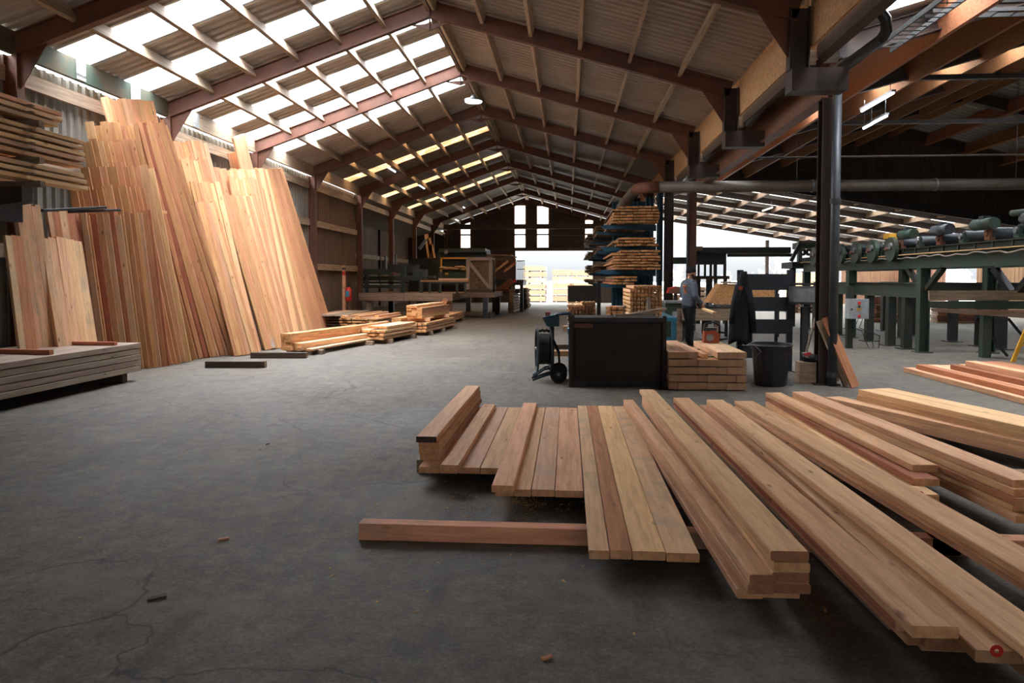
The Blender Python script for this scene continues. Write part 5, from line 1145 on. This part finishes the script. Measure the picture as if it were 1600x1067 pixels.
m = MB(); m.tube([(3.9, 20.9, p.z+.06), (18.2, 20.9, p.z+.06)], .02, 8); tag(m.build('sprinkler_pipe', 'rust'), 'thin rust-red pipe beside the pale pipe above the duct', 'pipe')
t = thing('drain_pipe', 'dark grey rainwater downpipe strapped to the main steel post', 'pipe', (3.72, 10.62, 0)); xd = 3.73; yd = 10.66
zt = aX(1308, 112, xd).z; q = aX(1385, 52, xd); q2 = aX(1372, 2, xd)
m = MB(); m.tube([(xd, yd, 0), (xd, yd, zt-.12)], .062, 14); m.build('vertical_run', 'pipe', t)
m = MB(); m.tube([(xd, yd, zt-.14), (xd, yd, zt-.04), (xd, yd-.06, zt), (xd, yd-.2, zt+.01), (xd, q.y+.1, q.z-.02)], .06, 14); m.build('sloping_run', 'pipe', t)
m = MB(); m.tube([(xd, q.y+.12, q.z-.02), (xd, q.y, q.z+.03), (xd-.02, q.y-.02, q.z+.16), (xd-.12, q.y-.05, q.z+.26), (xd-.13, q.y-.06, q.z+.5)], .065, 14); m.build('swan_neck', 'plastic_black', t)
for z in (.16, 2.6): m = MB(); m.disc((xd, yd, z), (0, 0, 1), .055, .074, .07, 18); m.build('collar', 'pipe', t)
for k, fy in enumerate((14.3, 18.4, 22.7)):
    y0 = fy-1.75; t = thing('gutter_outlet', '%s dark gutter pipe hung under the board fascia between the stub columns' % ['nearest', 'middle', 'farthest'][k], 'pipe', (3.22, y0, 4.3))
    m = MB(); m.tube([(3.34, y0, 4.72), (3.34, y0+.04, 4.56), (3.34, y0+.15, 4.50), (3.32, fy-.3, 4.36)], .06, 12); m.build('pipe', 'pipe', t)
    m = MB(); m.tube([(3.34, y0, 4.60), (3.34, y0, 4.78)], .075, 12); m.build('socket', 'plastic_black', t)
t = thing('cable_tray', 'black wire-mesh cable tray crossing the second hall below the near tie beam', 'tray', (8, 10.3, 5))
for yy in (10.28, 10.5): m = MB(); m.bar((4.8, yy, 5.05), (18, yy, 5.05), .02, .05); m.build('side_wire', 'black', t)
for k in range(52): x = 4.9+k*.25; m = MB(); m.bar((x, 10.28, 5.03), (x, 10.5, 5.03), .012, .012); m.build('rung', 'black', t)
t = thing('cable_tray', 'black wire-mesh cable tray running along the valley beside the downpipe', 'tray', (4.1, 6, 4.6))
for xx in (4.0, 4.24): m = MB(); m.bar((xx, 1, 4.52), (xx, 10.2, 4.52), .02, .06); m.build('side_wire', 'black', t)
for k in range(60): y = 1.1+k*.15; m = MB(); m.bar((4.0, y, 4.50), (4.24, y, 4.50), .01, .01); m.build('rung', 'black', t)
for y in (2.5, 5.5, 8.5): m = MB(); m.tube([(4.12, y, 4.5), (4.12, y, 4.98)], .008, 5); m.build('hanger', 'galv', t)
M['lamp'] = emit('lamp_glow', (.92, .96, 1.0), 6.0); M['lamp_warm'] = emit('tube_glow', (1.0, .86, .66), 4.0)
c = aY(740, 157, 20.5); t = thing('high_bay_lamp', 'round white lamp hanging lit below the roof ridge', 'lamp', c)
m = MB(); m.disc(c, (0, 0, 1), 0, .26, .05, 28); m.build('shade', 'galv', t); m = MB(); m.disc(c-V((0, 0, .03)), (0, 0, 1), 0, .23, .03, 28); m.build('diffuser', 'lamp', t)
m = MB(); m.tube([c+V((0, 0, .02)), c+V((0, 0, .1)), c+V((0, 0, .16))], [.12, .09, .04], 14); m.build('housing', 'galv', t); m = MB(); zt = (zl(c.x) if c.x < XC else zr(c.x))-.1; m.tube([c+V((0, 0, .15)), V((c.x, c.y, zt))], .012, 6); m.build('hanger', 'galv', t)
def tube_lamp(u, v, lab, X=None, Y=None, L=1.2, mat='lamp', ztop=None):
    c = aY(u, v, Y) if Y else aX(u, v, X); t = thing('tube_lamp', lab, 'lamp', c)
    m = MB(); m.box(c+V((0, 0, .04)), (.08, L, .04)); m.build('housing', 'galv', t); m = MB(); m.tube([c-V((0, L/2-.02, 0)), c+V((0, L/2-.02, 0))], .026, 10); m.build('tube', mat, t)
    if ztop:
        for s in (-.4, .4): m = MB(); m.tube([c+V((0, s*L, .06)), V((c.x, c.y+s*L, ztop(c.x)))], .006, 5); m.build('hanger', 'galv', t)
for (u, v, Y, n_) in ((612, 265, 27.2, 'nearest'), (659, 292, 31.5, 'second'), (692, 312, 36.0, 'third')): tube_lamp(u, v, '%s lit tube lamp under the left roof slope beneath the amber rooflights' % n_, Y=Y, mat='lamp', ztop=lambda x: zl(x)-.2)
tube_lamp(726, 325, 'small lit tube lamp near the far gable, upper one', Y=43.5, ztop=lambda x: zl(x)-.2); tube_lamp(714, 344, 'small lit tube lamp near the far gable, lower one', Y=44.5, ztop=lambda x: zl(x)-.2)
tube_lamp(1370, 160, 'large lit tube lamp between the timber beams of the second hall', X=6.0, L=1.5, ztop=lambda x: z2(x)-.4); tube_lamp(1372, 188, 'second lit tube lamp, lower and farther in the second hall', X=6.6, L=.9, ztop=lambda x: z2(x)-.4); tube_lamp(1356, 197, 'smallest lit tube lamp, farthest in the second hall', X=6.6, L=.5, ztop=lambda x: z2(x)-.4)
tube_lamp(1199, 327, 'pale tube lamp under the low rear roof', Y=33.5, L=1.6, mat='lamp_warm', ztop=lambda x: z3(x)-.2)
# ================================================================== YARD BEYOND THE DOORS
M['pack'] = wood('pack_wood', (.27, .165, .095), (.20, .115, .06), .1, False, 0, fine=30.); M['wrap'] = plain('strap', (.16, .11, .08), .6)
GZ = -.22
def lpack(x0, x1, y0, y1, z0, z1, lab, grp, straps=2):
    t = thing('lumber_pack', lab, 'lumber pack', ((x0+x1)/2, (y0+y1)/2, z0), grp); m = MB(); n = 5; h = (z1-z0-.08)/n
    for k in range(n): m.box(((x0+x1)/2, (y0+y1)/2, z0+.08+h*(k+.5)), (x1-x0, y1-y0, h-.012))
    m.build('boards', 'pack', t)
    for f in (.2, .8): m = MB(); m.box((x0+(x1-x0)*f, (y0+y1)/2, z0+.04), (.09, y1-y0, .08)); m.build('skid', 'old_wood', t)
    for k in range(straps):
        f = (k+.5)/straps; m = MB(); m.box((x0+(x1-x0)*f, y0-.004, (z0+z1)/2+.04), (.04, .008, z1-z0-.08)); m.build('strap', 'wrap', t)
Yk = 56.0; xs = aY(818, 450, Yk).x, aY(852, 450, Yk).x; z1_ = aY(830, 415, Yk).z; n = 6; h = (z1_-GZ)/n
for k in range(n): lpack(xs[0], xs[1], Yk, Yk+4, GZ+h*k, GZ+h*(k+1)-.01, '%s lumber pack from the ground in the left tower outside the doorway' % ORD[k], None)
xs = aY(863, 450, Yk).x, aY(894, 450, Yk).x, aY(928, 450, Yk).x; z1_ = aY(830, 422, Yk).z; n = 5; h = (z1_-GZ)/n
for q in range(2):
    for k in range(n): lpack(xs[q], xs[q+1]-.02, Yk+.3, Yk+4, GZ+h*k, GZ+h*(k+1)-.01+(.06 if q == 0 and k == 4 else 0), '%s lumber pack from the ground, %s half of the wide stack outside the doorway' % (ORD[k], ['left', 'right'][q]), None, 2)
for k, (u0, u1, v0, v1, Y, nn) in enumerate(((1044, 1066, 460, 478, 46, 2), (1086, 1106, 448, 486, 40, 4), (1130, 1150, 455, 478, 52, 2), (1240, 1290, 402+24, 440, 60, 1), (1240, 1284, 470, 500, 34, 3))):
    a, b = aY(u0, v1, Y), aY(u1, v0, Y); z0 = 0 if Y < 48 else GZ; h = (b.z-z0)/nn
    for q in range(nn): lpack(a.x, b.x, Y, Y+3, z0+h*q, z0+h*(q+1)-.01, '%s lumber pack from the ground in %s' % (ORD[q], ['the pile behind the red saw guard', 'the pile seen between the outfeed legs', 'the pile seen past the outfeed table', 'the pile past the grey cabinet', 'the pile under the grey cabinet'][k]), None)
# dark stickered stacks behind the sorting table
for k, (u0, u1, v0, Y, n) in enumerate(((1362, 1390, 462, 27.0, 17), (1398, 1442, 464, 26.6, 16), (1460, 1560, 470, 27.0, 14))):
    a, b = aY(u0, 500, Y), aY(u1, v0, Y); h = b.z/n
    for l in range(n):
        board('stacked_board', (a.x+random.uniform(-.06, .04), Y, h*(l+.38)), (b.x+random.uniform(-.04, .06), Y, h*(l+.38)), .5, h*.7, '%s board from the floor in the %s dark stack behind the conveyor legs' % (ORD[l], ['left', 'middle', 'right'][k]), 'board', None, random.choice(['red_fir', 'old_wood', 'bearer']), 'old_wood', ch=.002)
        if l < n-1:
            for f in (.15, .85): board('stick', (a.x+(b.x-a.x)*f, Y-.24, h*(l+.865)), (a.x+(b.x-a.x)*f, Y+.24, h*(l+.865)), .05, h*.26, 'stacking stick in the %s dark stack behind the conveyor legs' % ['left', 'middle', 'right'][k], 'stick', 'sticks of the dark stacks', 'old_wood', 'old_wood', ch=.001)
# pale shed and bare trees far outside
t = thing('shed', 'pale metal shed with a pitched roof far outside behind the conveyor', 'building', aY(1515, 440, 75)); Ysh = 75
P_ = [aY(u, v, Ysh) for u, v in ((1478, 441), (1478, 433), (1494, 418), (1506, 419), (1516, 430), (1516, 441))]
for q in (0, 5): P_[q].z = GZ
m = MB(); m.prism(P_, (0, 14, 0)); M['shed_white'] = plain('shed_sheet', (.72, .77, .82), .6); m.build('walls', 'shed_white', t)
m = MB(); m.prism([P_[1]+V((-.2, -.2, .02)), P_[2]+V((0, -.2, .15)), P_[3]+V((0, -.2, .15)), P_[4]+V((.2, -.2, .02)), P_[4]+V((0, -.2, 0)), P_[3]+V((0, -.2, 0)), P_[2]+V((0, -.2, 0)), P_[1]+V((0, -.2, 0))], (0, 14.4, 0)); m.build('roof', 'galv', t)
M['twig'] = plain('bare_twigs', (.34, .30, .27), .9)
def tree(x, y, h, lab, seed):
    random.seed(seed); m = MB()
    def br(p, d, L, r, k):
        q = p+d*L; m.tube([p, p.lerp(q, .5)+V((random.uniform(-.04, .04)*L,)*3), q], [r, r*.85, r*.65], 5, cap=False)
        if k == 0: return
        for _ in range(3 if k > 1 else 4):
            nd = (d+V((random.uniform(-.75, .75), random.uniform(-.75, .75), random.uniform(-.05, .6)))).normalized(); br(q if random.random() < .6 else p.lerp(q, .7), nd, L*random.uniform(.6, .8), r*.6, k-1)
    br(V((x, y, GZ)), V((0, 0, 1)), h*.3, h*.018, 5); tag(m.build('bare_tree', 'twig'), lab, 'tree')
c = aY(1212, 440, 95); tree(c.x, 95, 5.4, 'tallest bare tree on the skyline beyond the slat frame', 1)
c = aY(1185, 440, 95); tree(c.x, 96, 3.8, 'small bare tree left of the tallest one on the skyline', 2)
c = aY(1258, 440, 95); tree(c.x, 95, 4.6, 'bare tree on the skyline above the grey cabinet', 3)
c = aY(1146, 440, 95); tree(c.x, 97, 3.4, 'faint bare tree on the skyline beside the hung jacket', 4)
c = aY(1056, 440, 95); tree(c.x, 95, 4.2, 'bare tree on the skyline between the posts behind the worker', 5)
M['hedge'] = plain('far_hedge', (.42, .44, .38), .95, c2=(.52, .52, .47), scale=.8)
m = MB(); random.seed(4)
for k in range(70): m.ball((-30+k*1.6, 118+random.uniform(-2, 2), GZ+.6), (1.5, 1.2, random.uniform(.7, 1.5)), 8, 5)
o = m.build('hedge', 'hedge'); o['kind'] = 'stuff'; tag(o, 'pale distant hedge line beyond the yard', 'hedge')
# chips and dirt on the floor
random.seed(21); m = MB()
for k in range(260):
    if k < 150: p = V((random.uniform(-1.3, 3.2), random.uniform(3.2, 7.6), .002))
    else: p = V((random.uniform(-6, 4), random.uniform(2.2, 20), .002))
    an = random.uniform(0, 6.3); L = random.uniform(.008, .04); d = V((math.cos(an), math.sin(an), 0))*L; m.bar(p, p+d, random.uniform(.004, .012), .004)
o = m.build('wood_chips', 'sawdust'); o['kind'] = 'stuff'; tag(o, 'scattered wood chips and splinters on the concrete floor', 'wood chips')
m = MB(); random.seed(8)
for k in range(900):
    r_ = abs(random.gauss(0, .16)); an = random.uniform(0, 6.3); p = V((-.36+r_*1.5*math.cos(an), 4.9+r_*1.2*math.sin(an), .0015)); m.box(p, (.006, .004, .003))
o = m.build('sawdust', 'sawdust'); o['kind'] = 'stuff'; tag(o, 'patch of yellow sawdust on the floor before the loose plank', 'sawdust')
for k, (u, v, s_) in enumerate(((341, 845, .05), (846, 1032, .04), (415, 695, .03), (230, 938, .07))):
    p = g(u, v); m = MB(); m.bar(p+V((0, 0, .006)), p+V((s_, s_*.6, .01)), s_*.5, .008); tag(m.build('wood_chip', 'red_fir' if k < 2 else 'dark_wood'), ['curled reddish wood chip alone on the bare floor', 'reddish chip on the floor at the bottom edge', 'dark chip on the floor near the crack junction', 'dark splinter lying on the left floor'][k], 'wood chip')
# ================================================================== THE WORKER
FW = V((.88, .475, 0)); LF = V((-.475, .88, 0)); B0 = V((2.74, 16.95, 0))
def bp(f, l, z): return B0+FW*f+LF*l+V((0, 0, z))
t = thing('person', 'person in grey-blue fleece, black trousers and black beanie standing at the roller table', 'person', B0)
def soft(o, vox, it=6):
    r_ = o.modifiers.new('remesh', 'REMESH'); r_.mode = 'VOXEL'; r_.voxel_size = vox; r_.use_smooth_shade = True
    s_ = o.modifiers.new('smooth', 'SMOOTH'); s_.iterations = it; s_.factor = .5; return o
HD = bp(.06, -.01, 1.655); HF = V((.99, .12, 0)); HL = V((-.12, .99, 0))
def hp(f, l, z): return HD+HF*f+HL*l+V((0, 0, z))
def ell(m, c, a, b_, cz, n=16, k=10):
    o = len(m.v); m.ball((0, 0, 0), 1, n, k)
    for i in range(o, len(m.v)): x, y, z = m.v[i]; m.v[i] = tuple(V(c)+HF*(x*a)+HL*(y*b_)+V((0, 0, z*cz)))
RS, RE, RW, RH = bp(-.01, -.19, 1.42), bp(-.03, -.27, 1.14), bp(.16, -.25, .95), bp(.245, -.225, .885)
LS, LE, LW, LH = bp(0, .19, 1.42), bp(.02, .27, 1.14), bp(.22, .18, .97), bp(.30, .14, .92)
RK, RA, RT = bp(.0, -.10, .49), bp(-.05, -.11, .09), bp(.13, -.13, .045)
LK, LA, LT = bp(.10, .10, .49), bp(.09, .11, .09), bp(.27, .12, .045)
m = MB()
ell(m, hp(.0, 0, .01), .098, .076, .115); ell(m, hp(.035, 0, -.055), .062, .058, .062)
m.tube([bp(-.02, 0, 1.42), bp(.02, 0, 1.52), hp(-.015, 0, -.06)], [.065, .058, .058], 14)
ell(m, hp(.097, 0, -.012), .022, .014, .02); m.tube([hp(.085, 0, .025), hp(.112, 0, -.018)], [.008, .013], 8); ell(m, hp(.078, 0, -.055), .02, .024, .008); ell(m, hp(.07, 0, -.095), .022, .025, .02)
for s in (-1, 1): ell(m, hp(-.01, .077*s, -.005), .022, .009, .032); ell(m, hp(.07, .035*s, .022), .02, .024, .01)
m.tube([bp(0, 0, .92), bp(0, 0, 1.15), bp(-.01, 0, 1.40)], [.12, .12, .12], 16); m.tube([RS, LS], .07, 12)
for a_, b_, c_, d_ in ((RS, RE, RW, RH), (LS, LE, LW, LH)):
    m.tube([a_, a_.lerp(b_, .5), b_, b_.lerp(c_, .4), c_], [.055, .048, .04, .038, .028], 12); m.tube([c_, c_.lerp(d_, .5), d_], [.028, .036, .034], 10)
    dr = (d_-c_).normalized(); sd = dr.cross(V((0, 0, 1))).normalized(); dn = V((0, 0, -1))
    for q, (o_, L) in enumerate(((-.030, .060), (-.010, .070), (.010, .066), (.028, .052))):
        p0 = d_+sd*o_+dr*.02; m.tube([p0, p0+dr*L*.45+dn*.01, p0+dr*L*.6+dn*.035, p0+dr*L*.35+dn*.055], [.0105, .010, .0095, .008], 8)
    p0 = c_.lerp(d_, .55)-sd*.03; m.tube([p0, p0-sd*.02+dr*.03+dn*.01, p0-sd*.012+dr*.065+dn*.02], [.013, .011, .009], 8)
for a_, b_, c_, d_ in ((bp(0, -.09, .92), RK, RA, RT), (bp(0, .09, .92), LK, LA, LT)):
    m.tube([a_, a_.lerp(b_, .5), b_, b_.lerp(c_, .35), c_], [.09, .075, .056, .055, .038], 12); m.tube([c_, c_-V((0, 0, .04)), d_], [.04, .045, .032], 10)
soft(m.build('body', 'skin', t), .008, 3)
m = MB()
m.tube([bp(.0, 0, .90), bp(.0, 0, 1.0), bp(.0, 0, 1.2), bp(-.015, 0, 1.36), bp(-.01, 0, 1.44)], [.135, .14, .145, .15, .10], 18)
for s in (-1, 1): m.tube([bp(0, s*.07, .90), bp(0, s*.08, 1.15), bp(-.01, s*.10, 1.36)], [.115, .115, .11], 16)
m.tube([RS+V((0, 0, -.01)), bp(-.01, 0, 1.44), LS+V((0, 0, -.01))], [.082, .10, .082], 14); m.tube([bp(-.01, 0, 1.44), bp(.005, 0, 1.5)], [.085, .078], 14)
for a_, b_, c_ in ((RS, RE, RW), (LS, LE, LW)): m.tube([a_, a_.lerp(b_, .5), b_, b_.lerp(c_, .5), c_], [.078, .072, .064, .058, .046], 14)
soft(m.build('fleece', 'sweat', t), .014, 5)
m = MB(); m.tube([bp(0, 0, .84), bp(0, 0, .96)], [.135, .135], 18)
for a_, b_, c_ in ((bp(0, -.085, .90), RK, RA), (bp(0, .085, .90), LK, LA)): m.tube([a_, a_.lerp(b_, .5), b_, b_.lerp(c_, .5), c_+V((0, 0, -.02))], [.112, .10, .082, .078, .076], 14)
soft(m.build('trousers', 'trouser', t), .014, 4)
for a_, d_ in ((RA, RT), (LA, LT)):
    m = MB(); m.tube([a_+V((0, 0, .05)), a_-V((0, 0, .03)), d_], [.052, .055, .042], 12); m.box((a_+d_)/2-V((0, 0, .0)), (.1, .09, .06)) if 0 else None; soft(m.build('boot', 'boot', t), .01, 3)
m = MB(); ell(m, hp(-.012, 0, .055), .112, .092, .095, 20, 12); m.tube([hp(.105*math.cos(x)-.01, .088*math.sin(x), .035+.012*math.cos(x)) for x in [2*math.pi*k/24 for k in range(25)]], .018, 8); soft(m.build('beanie', 'beanie', t), .009, 2)
m = MB(); ell(m, hp(.045, 0, -.085), .058, .062, .045); ell(m, hp(.01, 0, -.05), .06, .079, .05); soft(m.build('beard', 'hair', t), .009, 2)
for s in (-1, 1): m = MB(); ell(m, hp(.088, .032*s, .012), .009, .012, .008, 8, 6); m.build('eye', 'black', t)
m = MB()       # orange print on the back of the fleece
bk = lambda l, z: bp(-.172+abs(l)*.25, l, z)
for (l0, z0, l1, z1) in ((-.10, 1.36, .02, 1.37), (-.04, 1.36, -.04, 1.29), (-.10, 1.36, -.10, 1.32), (-.10, 1.26, -.03, 1.265), (-.06, 1.26, -.06, 1.2), (-.10, 1.20, -.08, 1.26)): m.bar(bk(l0, z0), bk(l1, z1), .02, .012, up=FW)
m.build('back_print', 'logo', t)
m = MB(); q = RK.lerp(bp(0, -.09, .9), .35)
for k, (df, dz, w_) in enumerate(((.03, .06, .05), (.07, .04, .03), (.02, -.14, .05), (.06, -.03, .025))): m.box(q+FW*df-LF*.098+V((0, 0, dz)), (w_, .012, .014))
m.build('reflective_marks', 'galv', t)
q = aY(1119, 489, 15.6); board('board', RH+FW*.03+V((0, 0, -.045))-FW*.05, V((q.x, 15.75, .80)), .09, .045, 'short pale board held in the hand of the worker', 'board', None, 'pale', 'batten_end')
# ================================================================== LIGHT AND RENDER SETTINGS
S.view_settings.exposure = EXPO
S.cycles.max_bounces = 8; S.cycles.diffuse_bounces = 5; S.cycles.glossy_bounces = 3; S.cycles.transmission_bounces = 6; S.cycles.transparent_max_bounces = 8
S.cycles.sample_clamp_indirect = 6.0; S.cycles.caustics_reflective = False; S.cycles.caustics_refractive = False
